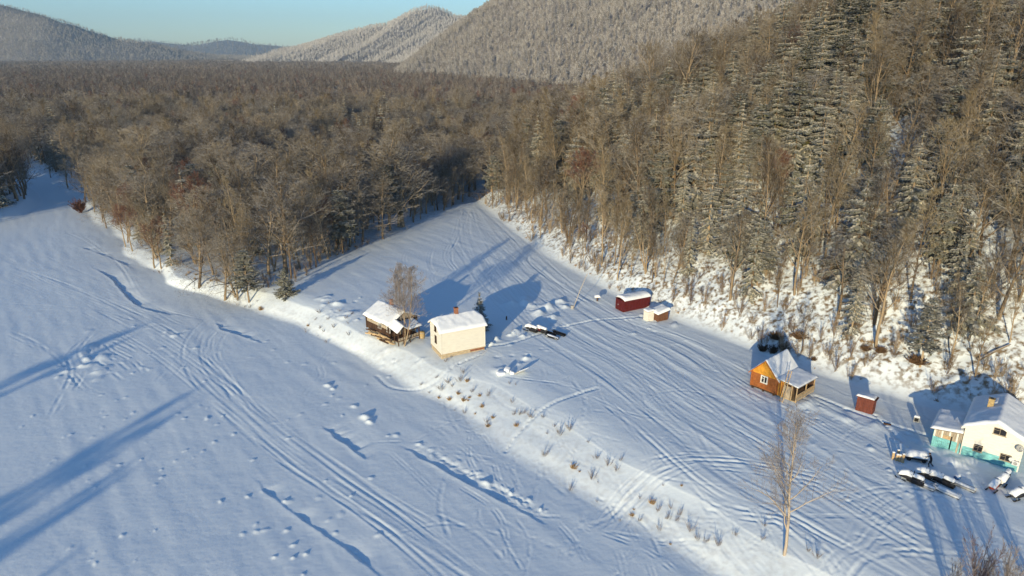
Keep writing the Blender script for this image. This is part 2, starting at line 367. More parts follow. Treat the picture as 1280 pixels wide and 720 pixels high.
def bark(name, lo, hi, snowamt, thr=.45):
    """bark whose colour differs from tree to tree, with frost and snow lying on upward faces"""
    m, t, b = newmat(name, .9); oi = nd(t, 'ShaderNodeObjectInfo'); geo = nd(t, 'ShaderNodeNewGeometry')
    n = noise(t, 1.2, 3, objco(t))
    c = mix(t, oi.outputs['Random'], lo, hi)
    c = mix(t, n.outputs[0], tuple(x*.55 for x in lo), c) if False else c
    sx = nd(t, 'ShaderNodeSeparateXYZ'); t.links.new(geo.outputs['Normal'], sx.inputs[0])
    ab = nd(t, 'ShaderNodeMath', operation='ADD'); t.links.new(sx.outputs[2], ab.inputs[0]); t.links.new(n.outputs[0], ab.inputs[1])
    mr = nd(t, 'ShaderNodeMapRange'); mr.inputs[1].default_value = thr+.5; mr.inputs[2].default_value = thr+.8; mr.inputs[4].default_value = snowamt
    t.links.new(ab.outputs[0], mr.inputs[0])
    c = mix(t, mr.outputs[0], c, (.78, .78, .78)); t.links.new(c, b.inputs['Base Color']); return m
M_BARK = bark('bark', (.12, .082, .05), (.38, .285, .18), .45)
M_TWIG = bark('twigs', (.055, .038, .022), (.230, .178, .102), .30, .3)
M_TWIGF = bark('frosted_twigs', (.055, .038, .028), (.19, .155, .125), .40, .3)
M_BIRCH = bark('pale_bark', (.42, .34, .26), (.50, .42, .33), .4)
M_REDT = bark('reddish_twigs', (.11, .05, .034), (.19, .09, .06), .15)
M_GREYT = bark('grey_twigs', (.22, .185, .165), (.26, .22, .195), .4)
M_NEED = bark('needles', (.036, .040, .014), (.125, .118, .045), .25, .5)
M_NEEDF = bark('far_needles', (.05, .06, .04), (.12, .12, .09), .55, .3)
M_CSNOW = simple('snow_on_boughs', (.66, .61, .48), .15, 2.5, .7)
M_GRASS = simple('dry_grass', (.42, .28, .14), .3, 4)
M_CREAM = simple('cream_paint', (.70, .66, .56), .08, 1.2, .7, (1, 1, 6), .15)
M_WHITEP = simple('white_paint', (.76, .72, .62), .10, 1.5, .7, (1, 1, 6), .15)
M_TURQ = simple('turquoise_paint', (.19, .47, .47), .30, 1.6, .7, (1, 1, 3), .15)
M_GREYW = simple('weathered_boards', (.40, .33, .24), .35, 3, .9, (3, 3, .4))
M_BROWNW = simple('dark_boards', (.085, .048, .03), .4, 3, .9, (1, 1, .3))
M_SHEDB = simple('brown_shed_boards', (.15, .07, .04), .3, 3, .85, (3, 3, .3))
M_ORANGE = simple('orange_logs', (.36, .125, .035), .25, 4, .65, (.4, .4, 2))
M_YELLOW = simple('yellow_gable_boards', (.66, .30, .035), .15, 4, .7, (3, 3, .4))
M_REDB = simple('rust_red_boards', (.15, .045, .03), .3, 4, .8, (3, 3, .3))
M_MAROON = simple('maroon_metal', (.10, .014, .014), .2, 3, .6)
M_BRICK = simple('brick', (.30, .13, .075), .35, 6, .9)
M_YBRICK = simple('yellow_brick', (.42, .30, .14), .3, 6, .9)
M_STONE = simple('foundation_render', (.46, .37, .25), .3, 3, .95)
M_LOGEND = simple('cut_wood', (.50, .35, .19), .25, 6, .9)
M_GLASS = simple('dark_glass', (.025, .025, .03), .2, 2, .15, None, 0)
M_WFRAME = simple('white_frame', (.72, .70, .62), .08, 5, .6)
M_BLACK = simple('black_rubber', (.018, .018, .02), .3, 6, .6)
M_CLOTH = simple('black_cloth', (.012, .013, .018), .3, 12, .95)
M_SKIN = simple('skin', (.45, .27, .19), .08, 6, .6)
M_REDPL = simple('red_cowling', (.62, .07, .02), .12, 3, .35)
M_BLUEPL = simple('blue_hull', (.06, .16, .36), .15, 3, .45)
M_WHITEPL = simple('white_hull', (.66, .66, .66), .08, 3, .45)
M_DARKPL = simple('dark_cowling', (.03, .03, .035), .3, 3, .4)
M_STEEL = simple('grey_steel', (.34, .34, .33), .2, 6, .45)
M_POLE = simple('bare_wood_pole', (.46, .38, .28), .25, 5, .9)
M_CONC = simple('concrete', (.36, .34, .30), .2, 5, .95)

# ------------------------------------------------------------------ object helpers
def link(o): COL.objects.link(o); return o
def meta(o, label=None, cat=None, group=None, kind=None):
    for k, v in (('label', label), ('category', cat), ('group', group), ('kind', kind)):
        if v: o[k] = v
    return o
def thing(name, label, cat, loc=(0, 0, 0), rz=0, group=None):
    o = bpy.data.objects.new(name, None); o.empty_display_size = .3; o.location = loc; o.rotation_euler = (0, 0, rz)
    return meta(link(o), label, cat, group)
def np_mesh(name, V, F, mats, mi=None, smooth=False):
    """V (n,3); F (m,k) with equal k"""
    me = bpy.data.meshes.new(name); V = np.asarray(V, np.float32); F = np.asarray(F, np.int32); m, k = F.shape
    me.vertices.add(len(V)); me.vertices.foreach_set('co', V.ravel())
    me.loops.add(m*k); me.loops.foreach_set('vertex_index', F.ravel())
    me.polygons.add(m); me.polygons.foreach_set('loop_start', np.arange(m, dtype=np.int32)*k)
    if mi is not None: me.polygons.foreach_set('material_index', np.asarray(mi, np.int32))
    me.polygons.foreach_set('use_smooth', np.full(m, smooth, bool))
    me.update(calc_edges=True)
    for a in mats: me.materials.append(a)
    return me
def obj(name, me, parent=None, loc=None):
    o = bpy.data.objects.new(name, me); link(o)
    if parent is not None: o.parent = parent
    if loc is not None: o.location = loc
    return o
class MB:
    def __init__(s): s.v = []; s.f = []
    def add(s, vs, fs):
        k = len(s.v); s.v += [tuple(map(float, q)) for q in vs]; s.f += [tuple(i+k for i in q) for q in fs]; return s
    def box(s, c, d, rz=0, rx=0, ry=0):
        X, Y, Zz = d[0]/2, d[1]/2, d[2]/2; P = []
        for a in ((-X, -Y, -Zz), (X, -Y, -Zz), (X, Y, -Zz), (-X, Y, -Zz), (-X, -Y, Zz), (X, -Y, Zz), (X, Y, Zz), (-X, Y, Zz)):
            x, y, z = a
            if rx: y, z = y*math.cos(rx)-z*math.sin(rx), y*math.sin(rx)+z*math.cos(rx)
            if ry: x, z = x*math.cos(ry)+z*math.sin(ry), -x*math.sin(ry)+z*math.cos(ry)
            if rz: x, y = x*math.cos(rz)-y*math.sin(rz), x*math.sin(rz)+y*math.cos(rz)
            P.append((x+c[0], y+c[1], z+c[2]))
        return s.add(P, [(0, 3, 2, 1), (4, 5, 6, 7), (0, 1, 5, 4), (1, 2, 6, 5), (2, 3, 7, 6), (3, 0, 4, 7)])
    def prism(s, poly, ex):
        """closed prism: 3-D polygon pushed along vector ex"""
        n = len(poly); P = list(poly)+[tuple(a+b for a, b in zip(q, ex)) for q in poly]
        return s.add(P, [tuple(range(n-1, -1, -1)), tuple(range(n, 2*n))]+[(i, (i+1) % n, (i+1) % n+n, i+n) for i in range(n)])
    def tube(s, pts, rs, n=8, cap=True):
        from mathutils import Vector
        P = [Vector(q) for q in pts]; rs = rs if isinstance(rs, (list, tuple)) else [rs]*len(P); V = []
        for i, q in enumerate(P):
            d = (P[min(i+1, len(P)-1)]-P[max(i-1, 0)]).normalized(); a = d.orthogonal().normalized() if i == 0 else (pa-d*pa.dot(d)).normalized()
            pa = a; b = d.cross(a)
            for j in range(n): w = 2*math.pi*j/n; V.append(q+(a*math.cos(w)+b*math.sin(w))*rs[i])
        F = [(i*n+j, i*n+(j+1) % n, (i+1)*n+(j+1) % n, (i+1)*n+j) for i in range(len(P)-1) for j in range(n)]
        if cap: F += [tuple(range(n-1, -1, -1)), tuple(range((len(P)-1)*n, len(P)*n))]
        return s.add(V, F)
    def build(s, name, mat, parent=None, smooth=False, kind=None, label=None, bevel=0):
        me = bpy.data.meshes.new(name); me.from_pydata(s.v, [], s.f); me.materials.append(mat)
        if smooth: me.polygons.foreach_set('use_smooth', [True]*len(me.polygons))
        me.update(); o = obj(name, me, parent)
        if kind: o['kind'] = kind
        if label: o['label'] = label
        if bevel:
            b = o.modifiers.new('bevel', 'BEVEL'); b.width = bevel; b.segments = 2; b.limit_method = 'ANGLE'
        return o
def copy_tree(root, loc, rz, sc=None, label=None, group=None):
    r = root.copy(); link(r); r.location = loc; r.rotation_euler = (0, 0, rz)
    if sc: r.scale = sc if isinstance(sc, tuple) else (sc, sc, sc)
    if label: r['label'] = label
    if group: r['group'] = group
    for ch in root.children:
        c = ch.copy(); link(c); c.parent = r
        for g in ch.children: d = g.copy(); link(d); d.parent = c
    return r

# ------------------------------------------------------------------ ground: one sheet, finer where it is near
def ground():
    th = np.concatenate([np.radians(np.linspace(-180, -60, 28)[:-1]), np.radians(np.linspace(-60, -39.5, 24)[:-1]), np.radians(np.linspace(-39.5, 39.5, 1010)), np.radians(np.linspace(39.5, 60, 24)[1:]), np.radians(np.linspace(60, 180, 28)[1:])])
    rr = np.concatenate([np.linspace(2, 42, 8), np.linspace(46, 52, 16), np.exp(np.linspace(math.log(52.1), math.log(235), 690)), np.exp(np.linspace(math.log(238), math.log(600), 70)), np.exp(np.linspace(math.log(650), math.log(8900), 30))])
    T, Rr = np.meshgrid(th, rr); X = (Rr*np.sin(T)).ravel(); Y = (Rr*np.cos(T)).ravel()
    Zz = Zf(X, Y); far = sstep((Rr.ravel()-1500)/800); Zz = Zz*(1-far)
    nr, nth = T.shape; i = np.arange(nr-1)[:, None]*nth; j = np.arange(nth-1)[None]
    a = (i+j).ravel(); F = np.stack([a, a+nth, a+nth+1, a+1], 1)   # normals up
    wrap = np.arange(nr-1)*nth; F = np.vstack([F, np.stack([wrap+nth-1, wrap+2*nth-1, wrap+nth, wrap], 1)])
    me = np_mesh('snowy_ground', np.stack([X, Y, Zz], 1), F, [M_TERR], None, True)
    dh, _ = pdist(X, Y, HB); ih = inside(X, Y, HBP)
    lit = np.where(ih, sstep(dh/5)*1.0, 0)
    d2, _ = pdist(X, Y, TOP); ip = inside(X, Y, TOPP); it = inside(X, Y, TOEP)
    lit = np.maximum(lit, np.where(it & ~ip & (Rr.ravel() < 260), .14, 0))
    ic = inside(X, Y, CLEAR); lit = np.where(ip & ~ic & ~ih, .35, lit)
    at = me.attributes.new('litter', 'FLOAT', 'POINT'); at.data.foreach_set('value', lit.astype(np.float32))
    o = obj('snowy_ground', me); o['kind'] = 'structure'; return o
ground()

# ------------------------------------------------------------------ trees
def tube_arrays(seg, sides=3):
    seg = np.asarray(seg, float); p0, p1, r0, r1 = seg[:, :3], seg[:, 3:6], seg[:, 6], seg[:, 7]
    d = p1-p0; d /= np.linalg.norm(d, axis=1)[:, None]+1e-9
    up = np.where(np.abs(d[:, 2:3]) > .9, np.array([[1., 0, 0]]), np.array([[0., 0, 1.]]))
    a = np.cross(d, up); a /= np.linalg.norm(a, axis=1)[:, None]+1e-9; b = np.cross(d, a); V = []
    for e, (p, r) in enumerate(((p0, r0), (p1, r1))):
        for k in range(sides):
            w = 2*math.pi*k/sides+.5; V.append(p+(a*math.cos(w)+b*math.sin(w))*r[:, None])
    V = np.stack(V, 1); n = len(seg); base = np.arange(n)[:, None]*2*sides; F = []
    for k in range(sides):
        k2 = (k+1) % sides; F.append(np.concatenate([base+k, base+k2, base+sides+k2, base+sides+k], 1))
    return V.reshape(-1, 3), np.concatenate(F)
def unit(v): return v/(np.linalg.norm(v)+1e-9)
def grow_bare(seed, H, r0, fork=.32, limbs=13, spread=42, levels=4, sub=(7, 6, 4), up=.25, stems=1, minr=.012, lenf=.42, droop=0.0):
    rs = np.random.default_rng(seed); trunk = []; crown = []
    def perp(d, ang, az):
        a = unit(np.cross(d, (.3, .2, .9) if abs(d[2]) < .95 else (1, 0, 0))); b = np.cross(d, a)
        return unit(d*math.cos(ang)+(a*math.cos(az)+b*math.sin(az))*math.sin(ang))
    def branch(p, d, L, r, lv):
        n = {0: 9, 1: 5, 2: 3, 3: 2, 4: 1}[lv]; pts = [p]; dirs = [d]; st = L/n
        for i in range(n):
            d = unit(d+rs.normal(0, (.05, .13, .18, .2, .2)[lv], 3)+np.array((0, 0, up*(.25 if lv == 0 else .5)/n*3-droop*lv*.2)))
            p = p+d*st; pts.append(p); dirs.append(d)
        rad = [max(minr, r*(1-.85*(i/n)**(1.1))) for i in range(n+1)]
        for i in range(n): (trunk if lv <= 1 else crown).append((*pts[i], *pts[i+1], rad[i], rad[i+1]))
        if lv >= levels: return
        nk = limbs if lv == 0 else sub[lv-1]
        for k in range(nk):
            f = fork+(1-fork)*((k+rs.random())/nk)**.9 if lv == 0 else .25+.75*(k+rs.random())/nk
            q = min(f*n, n-1e-3); i = int(q); w = q-i; pp = pts[i]*(1-w)+pts[i+1]*w
            ang = R(spread*(rs.uniform(.7, 1.2))*(1.0-.35*f if lv == 0 else 1)); az = k*2.4+rs.uniform(-.6, .6)
            if lv == 0: LL = L*lenf*(1.12-.75*(f-fork)/(1-fork))*rs.uniform(.75, 1.2)
            else: LL = L*(.62, .6, .55)[lv-1]*(1.15-.6*f)*rs.uniform(.7, 1.2)
            rr = max(minr, np.interp(q, range(n+1), rad)*(.55 if lv == 0 else .6))
            branch(pp, perp(dirs[i], ang, az), LL, rr, lv+1)
    for s in range(stems):
        a = rs.uniform(0, 6.3)+s*6.28/stems; tilt = .02 if stems == 1 else rs.uniform(.10, .26)
        p = np.array((.0, 0, -.4)) if stems == 1 else np.array((.3*math.cos(a), .3*math.sin(a), -.4))
        branch(p, unit(np.array((tilt*math.cos(a), tilt*math.sin(a), 1))), H*(1 if stems == 1 else rs.uniform(.8, 1)), r0*(1 if stems == 1 else .7), 0)
    return np.array(trunk), np.array(crown)
def bare_meshes(nm, seed, mats, sides0=5, **kw):
    t, c = grow_bare(seed, **kw)
    Vt, Ft = tube_arrays(t, sides0); Vc, Fc = tube_arrays(c, 3)
    tm = np_mesh(nm+'_trunk', Vt, Ft, [mats[0]], None, True); cm = np_mesh(nm+'_crown', Vc, Fc, [mats[1]], None, False)
    jm = np_mesh(nm+'_whole', np.vstack([Vt, Vc]), np.vstack([Ft, Fc+len(Vt)]), mats, np.r_[np.zeros(len(Ft)), np.ones(len(Fc))], False)
    return dict(trunk=tm, crown=cm, whole=jm)
def conifer_meshes(nm, seed, H=17, wid=3.0, whorls=24, per=6, sprays=9, drp=.35, snowf=.6, low=.10, bushy=False, mats=None, ssz=1.0):
    rs = np.random.default_rng(seed); seg = []; N = []; SN = []
    n = 9
    for i in range(n): seg.append((rs.normal(0, .02), 0, H*i/n-.3*(i == 0), rs.normal(0, .02), 0, H*(i+1)/n, .20*H/17*(1-i/n)+.02, .20*H/17*(1-(i+1)/n)+.015))
    def tri(p, d, w, L, lst, lift=0, th=0):
        s = unit(np.cross(d, (0, 0, 1)))*w; tip = p+d*L; mid = p+d*L*.45+np.array((0, 0, lift))
        lst.append((p, mid-s, tip, mid+s))
    for k in range(whorls):
        f0 = low+(1-low)*(k+rs.uniform(-.3, .3))/whorls; f = f0; prof = (1-f)**.8*(1 if f > low+.12 else .75)
        if bushy: prof = math.sqrt(max(0, 1-f))*(.9+.25*math.sin(k*1.7))
        Lb = wid*max(.06, prof)*rs.uniform(.85, 1.15)
        for j in range(per):
            az = 6.283*j/per+k*.9+rs.uniform(-.35, .35); L = Lb*rs.uniform(.7, 1.15)
            if rs.random() < .10: continue
            f = f0+(1-low)*rs.uniform(-.75, .75)/whorls*(1-f0)*1.3; z = H*f
            d0 = np.array((math.cos(az), math.sin(az), (.35 if bushy else .15)*(f-.2)-drp*(1-f)*.6)); p = np.array((0, 0, z)); st = L/4; pts = [p]; d = unit(d0)
            for i in range(4):
                d = unit(d+np.array((0, 0, -.10 if i < 2 else .10))); p = p+d*st; pts.append(p)
            for i in range(4): seg.append((*pts[i], *pts[i+1], .035*(1-i/5)*L/2.5+.008, .035*(1-(i+1)/5)*L/2.5+.006))
            if not bushy:
                for q in range(sprays):
                    w = min(.12+.86*(q+.5*rs.random())/sprays, .99)*4-1e-3; i = min(3, int(w)); pp = pts[i]*(1-(w-i))+pts[i+1]*(w-i); dd = unit(pts[i+1]-pts[i]); side = 1 if q % 2 else -1
                    lat = np.array((-dd[1], dd[0], 0))*side; dr = unit(dd*.8+lat*rs.uniform(.45, .95)+np.array((0, 0, rs.uniform(-.38, -.05)))); ln = ssz*L*.30*(1.25-.16*w)*rs.uniform(.8, 1.15); wd = ln*rs.uniform(.22, .33)
                    tri(pp, dr, wd, ln, N, -.05); tri(pp+np.array((0, 0, -.14)), unit(dr+np.array((0, 0, -.45))+rs.normal(0, .12, 3)), wd, ln*.85, N, -.05)
                    if rs.random() < snowf*.55: tri(pp+dr*ln*.12+np.array((0, 0, .06)), dr, wd*.62, ln*.66, SN, .05)
                for i in range(1, 4):
                    if rs.random() < snowf+.15: dd = unit(pts[i+1]-pts[i-1]); tri(pts[i]-dd*L*.12+np.array((0, 0, .09)), dd, L*rs.uniform(.06, .12), L*rs.uniform(.28, .42), SN, .10)
                tri(pts[4]-dd*.1*L, unit(d+np.array((0, 0, -.25))), L*.06, L*.24, N, -.03)
                continue
            ns = max(3, int(sprays*(.35+.65*L/wid)))
            for q in range(ns):
                w = (.18+.82*(q+rs.random())/ns)*4-1e-3; i = min(3, int(w)); pp = pts[i]*(1-(w-i))+pts[i+1]*(w-i); dd = unit(pts[i+1]-pts[i])
                side = 1 if q % 2 else -1; lat = np.array((-dd[1], dd[0], 0))*side
                dr = unit(dd*.75+lat*rs.uniform(.3, 1.1)+np.array((0, 0, rs.uniform(-.35, .25 if bushy else .08))))
                ln = ssz*rs.uniform(.5, 1.05)*(.45+.55*L/wid)*(1.3-w*.12); wd = ln*rs.uniform(.2, .36)
                tri(pp, dr, wd, ln, N, -.04)
                tri(pp+np.array((0, 0, -.10)), unit(dr+rs.normal(0, .3, 3)+np.array((0, 0, -.25))), wd*.9, ln*.9, N, -.05)
                tri(pp+np.array((0, 0, -.22)), unit(dr+rs.normal(0, .35, 3)+np.array((0, 0, -.5))), wd*.8, ln*.8, N, -.05)
                if rs.random() < snowf*.8: tri(pp+np.array((0, 0, .05)), unit(dr+rs.normal(0, .16, 3)), wd*rs.uniform(.35, .9), ln*rs.uniform(.4, .85), SN, .05)
    for q in range(10): tri(np.array((0, 0, H*(.93+.007*q))), unit(np.array((math.cos(q*2.4), math.sin(q*2.4), .8))), .09, .45, N)
    Vt, Ft = tube_arrays(seg, 3)
    NV = np.array(N).reshape(-1, 3); SV = np.array(SN).reshape(-1, 3); NF = np.arange(len(NV)).reshape(-1, 4); SF = np.arange(len(SV)).reshape(-1, 4)
    mats = mats or [M_BARK, M_NEED, M_CSNOW]
    return dict(trunk=np_mesh(nm+'_trunk', Vt, Ft, [mats[0]]), crown=np_mesh(nm+'_crown', NV, NF, [mats[1]]), snow=np_mesh(nm+'_snow', SV, SF, [mats[2]]),
                whole=np_mesh(nm+'_whole', np.vstack([Vt, NV, SV]), np.vstack([Ft, NF+len(Vt), SF+len(Vt)+len(NV)]), mats, np.r_[np.zeros(len(Ft)), np.ones(len(NF)), np.full(len(SF), 2)]))
BM = [M_BARK, M_TWIG]
BARE = [bare_meshes('broad', 1, BM, H=17, r0=.28, fork=.18, spread=48, limbs=15, lenf=.46),
        bare_meshes('broad_b', 2, BM, H=18, r0=.30, fork=.16, spread=42, limbs=14, up=.3, lenf=.44),
        bare_meshes('arching', 3, BM, H=16, r0=.34, fork=.2, spread=66, limbs=15, up=.10, lenf=.54),
        bare_meshes('slender', 4, BM, H=19, r0=.19, fork=.28, spread=32, limbs=15, lenf=.26, up=.3, sub=(7, 6, 3)),
        bare_meshes('slender_b', 5, BM, H=18, r0=.17, fork=.2, spread=40, limbs=16, lenf=.24, up=.3, sub=(6, 6, 3)),
        bare_meshes('stems', 6, BM, H=15, r0=.22, fork=.14, spread=38, limbs=8, stems=4, lenf=.34, up=.3, sub=(6, 5, 2)),
        bare_meshes('red', 7, [M_BARK, M_REDT], H=15, r0=.2, fork=.25, spread=36, limbs=13, up=.4, sub=(8, 6, 4))]
BFORM = ['broad leafless tree', 'spreading leafless tree', 'arching snowy leafless tree', 'slender leafless tree', 'thin leafless tree', 'leafless tree in several stems', 'leafless tree with reddish twigs']
CONI = [conifer_meshes('fir', 11, 18, 3.9, whorls=15, per=7, ssz=1.1, sprays=8, drp=.75), conifer_meshes('fir_b', 12, 20, 3.5, whorls=17, per=7, snowf=.75, ssz=1.1, sprays=8, drp=.65), conifer_meshes('fir_c', 13, 16, 4.3, whorls=13, per=7, drp=.9, snowf=.6, ssz=1.15, sprays=8),
        conifer_meshes('pine', 14, 16, 3.6, whorls=15, per=7, sprays=12, bushy=True, drp=-.1, snowf=.65, low=.3, ssz=1.1)]
CFORM = ['snow laden fir', 'narrow snowy fir', 'drooping dark fir', 'bushy tufted pine']
MBM = [M_BARK, M_TWIGF]
BMID = [bare_meshes('mid_a', 21, MBM, 3, H=16, r0=.25, levels=3, limbs=11, sub=(6, 5, 0), minr=.045, spread=42), bare_meshes('mid_b', 22, MBM, 3, H=17, r0=.2, levels=3, limbs=12, sub=(6, 4, 0), minr=.045, spread=34, lenf=.3),
        bare_meshes('mid_c', 23, [M_BARK, M_REDT], 3, H=14, r0=.22, levels=3, limbs=11, sub=(6, 5, 0), minr=.045, spread=40, up=.4)]
FC = [M_BARK, M_NEEDF, M_CSNOW]
CMID = [conifer_meshes('mid_fir', 24, 17, 2.9, whorls=12, per=5, sprays=3, ssz=1.6, snowf=.35, mats=FC), conifer_meshes('mid_fir_b', 25, 16, 2.4, whorls=12, per=5, sprays=3, ssz=1.6, snowf=.25, mats=FC)]
BFAR = [bare_meshes('far_a', 31, MBM, 3, H=15, r0=.3, levels=2, limbs=11, sub=(5, 0, 0), minr=.13, spread=42), bare_meshes('far_b', 32, MBM, 3, H=14, r0=.3, levels=2, limbs=10, sub=(5, 0, 0), minr=.13, spread=36)]
CFAR = [conifer_meshes('far_fir', 33, 16, 3.0, whorls=8, per=5, sprays=2, ssz=2.4, snowf=.25, mats=FC)]

PROTO = {}
def proto(me):
    if me.name not in PROTO: PROTO[me.name] = bpy.data.objects.new(me.name, me)
    return PROTO[me.name]
def scatter(name, label, cat, meshes, P, idx, rz, sc):
    """one object of many instances, by geometry nodes"""
    n = len(P); me = bpy.data.meshes.new(name); me.vertices.add(n); me.vertices.foreach_set('co', np.asarray(P, np.float32).ravel())
    rot = np.zeros((n, 3), np.float32); rot[:, 2] = rz; tl = rng.normal(0, .03, (n, 2)); rot[:, :2] = tl
    if np.ndim(sc) == 1: sc = np.repeat(np.asarray(sc)[:, None], 3, 1)
    me.attributes.new('rot', 'FLOAT_VECTOR', 'POINT').data.foreach_set('vector', rot.ravel())
    me.attributes.new('scl', 'FLOAT_VECTOR', 'POINT').data.foreach_set('vector', np.asarray(sc, np.float32).ravel())
    me.attributes.new('kid', 'INT', 'POINT').data.foreach_set('value', np.asarray(idx, np.int32))
    o = obj(name, me); meta(o, label, cat, None, 'stuff')
    ng = bpy.data.node_groups.new(name, 'GeometryNodeTree'); ng.interface.new_socket('Geometry', in_out='INPUT', socket_type='NodeSocketGeometry'); ng.interface.new_socket('Geometry', in_out='OUTPUT', socket_type='NodeSocketGeometry')
    gi = ng.nodes.new('NodeGroupInput'); go = ng.nodes.new('NodeGroupOutput'); jn = ng.nodes.new('GeometryNodeJoinGeometry')
    def na(nm, ty):
        q = ng.nodes.new('GeometryNodeInputNamedAttribute'); q.data_type = ty; q.inputs[0].default_value = nm; return [s for s in q.outputs if s.enabled and s.name == 'Attribute'][0]
    ar, as_, ak = na('rot', 'FLOAT_VECTOR'), na('scl', 'FLOAT_VECTOR'), na('kid', 'INT')
    er = ng.nodes.new('FunctionNodeEulerToRotation'); ng.links.new(ar, er.inputs[0])
    for k, m in enumerate(meshes):
        oi = ng.nodes.new('GeometryNodeObjectInfo'); oi.inputs['Object'].default_value = proto(m); oi.inputs['As Instance'].default_value = True
        cmp_ = ng.nodes.new('FunctionNodeCompare'); cmp_.data_type = 'INT'; cmp_.operation = 'EQUAL'
        si = [s for s in cmp_.inputs if s.type == 'INT']; ng.links.new(ak, si[0]); si[1].default_value = k
        ip = ng.nodes.new('GeometryNodeInstanceOnPoints'); ng.links.new(gi.outputs[0], ip.inputs['Points']); ng.links.new(cmp_.outputs[0], ip.inputs['Selection'])
        ng.links.new(oi.outputs['Geometry'], ip.inputs['Instance']); ng.links.new(er.outputs[0], ip.inputs['Rotation']); ng.links.new(as_, ip.inputs['Scale'])
        ng.links.new(ip.outputs[0], jn.inputs[0])
    ng.links.new(jn.outputs[0], go.inputs[0])
    md = o.modifiers.new('scatter', 'NODES'); md.node_group = ng
    return o

def jgrid(x0, x1, y0, y1, s, seed):
    rs = np.random.default_rng(seed); X, Y = np.meshgrid(np.arange(x0, x1, s), np.arange(y0, y1, s))
    X = X.ravel()+rs.uniform(-.48, .48, X.size)*s; Y = Y.ravel()+rs.uniform(-.48, .48, Y.size)*s; return X, Y
def in_view(X, Y, m=1.12, extra=25): return np.abs(X) < Y*.75*m+extra

# candidates within half a kilometre
X, Y = jgrid(-420, 460, 60, 500, 3.9, 5); k = in_view(X, Y); X, Y = X[k], Y[k]
ip = inside(X, Y, TOPP); ic = inside(X, Y, CLEAR); ih = inside(X, Y, HBP); dh, _ = pdist(X, Y, HB); il = inside(X, Y, LTP); dl, _ = pdist(X, Y, LTOE); dT, _ = pdist(X, Y, TOP)
cn = vnoise(X/45, Y/45, 77); cl = vnoise(X/13, Y/13, 78)
itoe = inside(X, Y, TOEP); west = (ip | (itoe & (dT < 3.2) & (X < -45) & (Y > 125))) & ~ic & ~ih; left = il & (dl > 3) & (Y > 150); hill = ih & (dh > 3.0)
rnd = rng.random(len(X))
dens = np.where(west, .60+.5*cl, 0)+np.where(left, .85, 0)
dens = np.where(hill, np.interp(dh, [2, 7, 12, 20, 40], [.36, .58, .70, .76, .80])+.45*cl, dens)
dens = np.where(hill & (Y > 140) & (dh < 25), .8, dens)
# open pockets that let the snow of the channel and the forest floor show
u_, v_, _ = project(X, Y, 3.0)
dens = np.where(west & (u_ > 0) & (u_ < 120) & (v_ > 195) & (v_ < 260) & (rnd > .2), 0, dens)
keep = rnd < dens; X, Y, west, left, hill, dh, cn, cl, dT = [a[keep] for a in (X, Y, west, left, hill, dh, cn, cl, dT)]
ZZ = macro(X, Y)-.15
u, v, dep = project(X, Y, ZZ)
rn2 = rng.random(len(X))
pc = np.where(hill, np.interp(dh, [8, 20, 40], [.14, .50, .66])*np.interp(Y, [160, 220, 320], [1, .75, .45])+.6*cn+.06, .03+.14*(Y > 300)+.1*cn)
isc = rn2 < pc
size = np.where(isc, 17.5, 17.5)*rng.uniform(.68, 1.2, len(X))*(1+.45*vnoise(X/17, Y/17, 79)); size = np.where(hill & (dh < 14), size*rng.uniform(.5, .95, len(X)), size)
size = np.where(west & (dT < 4), size*.8, size)
var = rng.integers(0, 6, len(X)); var = np.where(rng.random(len(X)) < .04+.16*np.maximum(cn, 0), 6, var); var = np.where(hill & (dh < 20) & (rng.random(len(X)) < .5), rng.integers(3, 6, len(X)), var)
cvar = rng.choice([0, 1, 2, 2, 3, 3], len(X))
rz = rng.uniform(0, 6.283, len(X)); scl = size/17; wdt = np.where(isc, 1.28, np.where(west, 1.28, 1.15))*rng.uniform(.8, 1.25, len(X))
app = size/dep; vis = (u > -30) & (u < 1310) & (v > -40) & (v < 800)
app = np.where(vis, app, 0)
def zone(i):
    if left[i]: return 'on the wooded bank across the side channel'
    if west[i]:
        if dT[i] < 14: return 'at the riverside edge of the flat wood'
        if Y[i] < 240: return 'in the flat wood beside the upper clearing'
        return 'deep in the flat valley wood'
    du, dy = u[i], Y[i]
    h = 'low on' if dh[i] < 22 else ('halfway up' if dh[i] < 50 else 'high up')
    if du < 760: return h+' the hill foot beside the upper clearing'
    if du < 900: return h+' the slope above the maroon shed'
    if du < 1080: return h+' the slope above the orange cabin'
    return h+' the slope above the painted house'
indiv = np.zeros(len(X), bool); protos_placed = {}
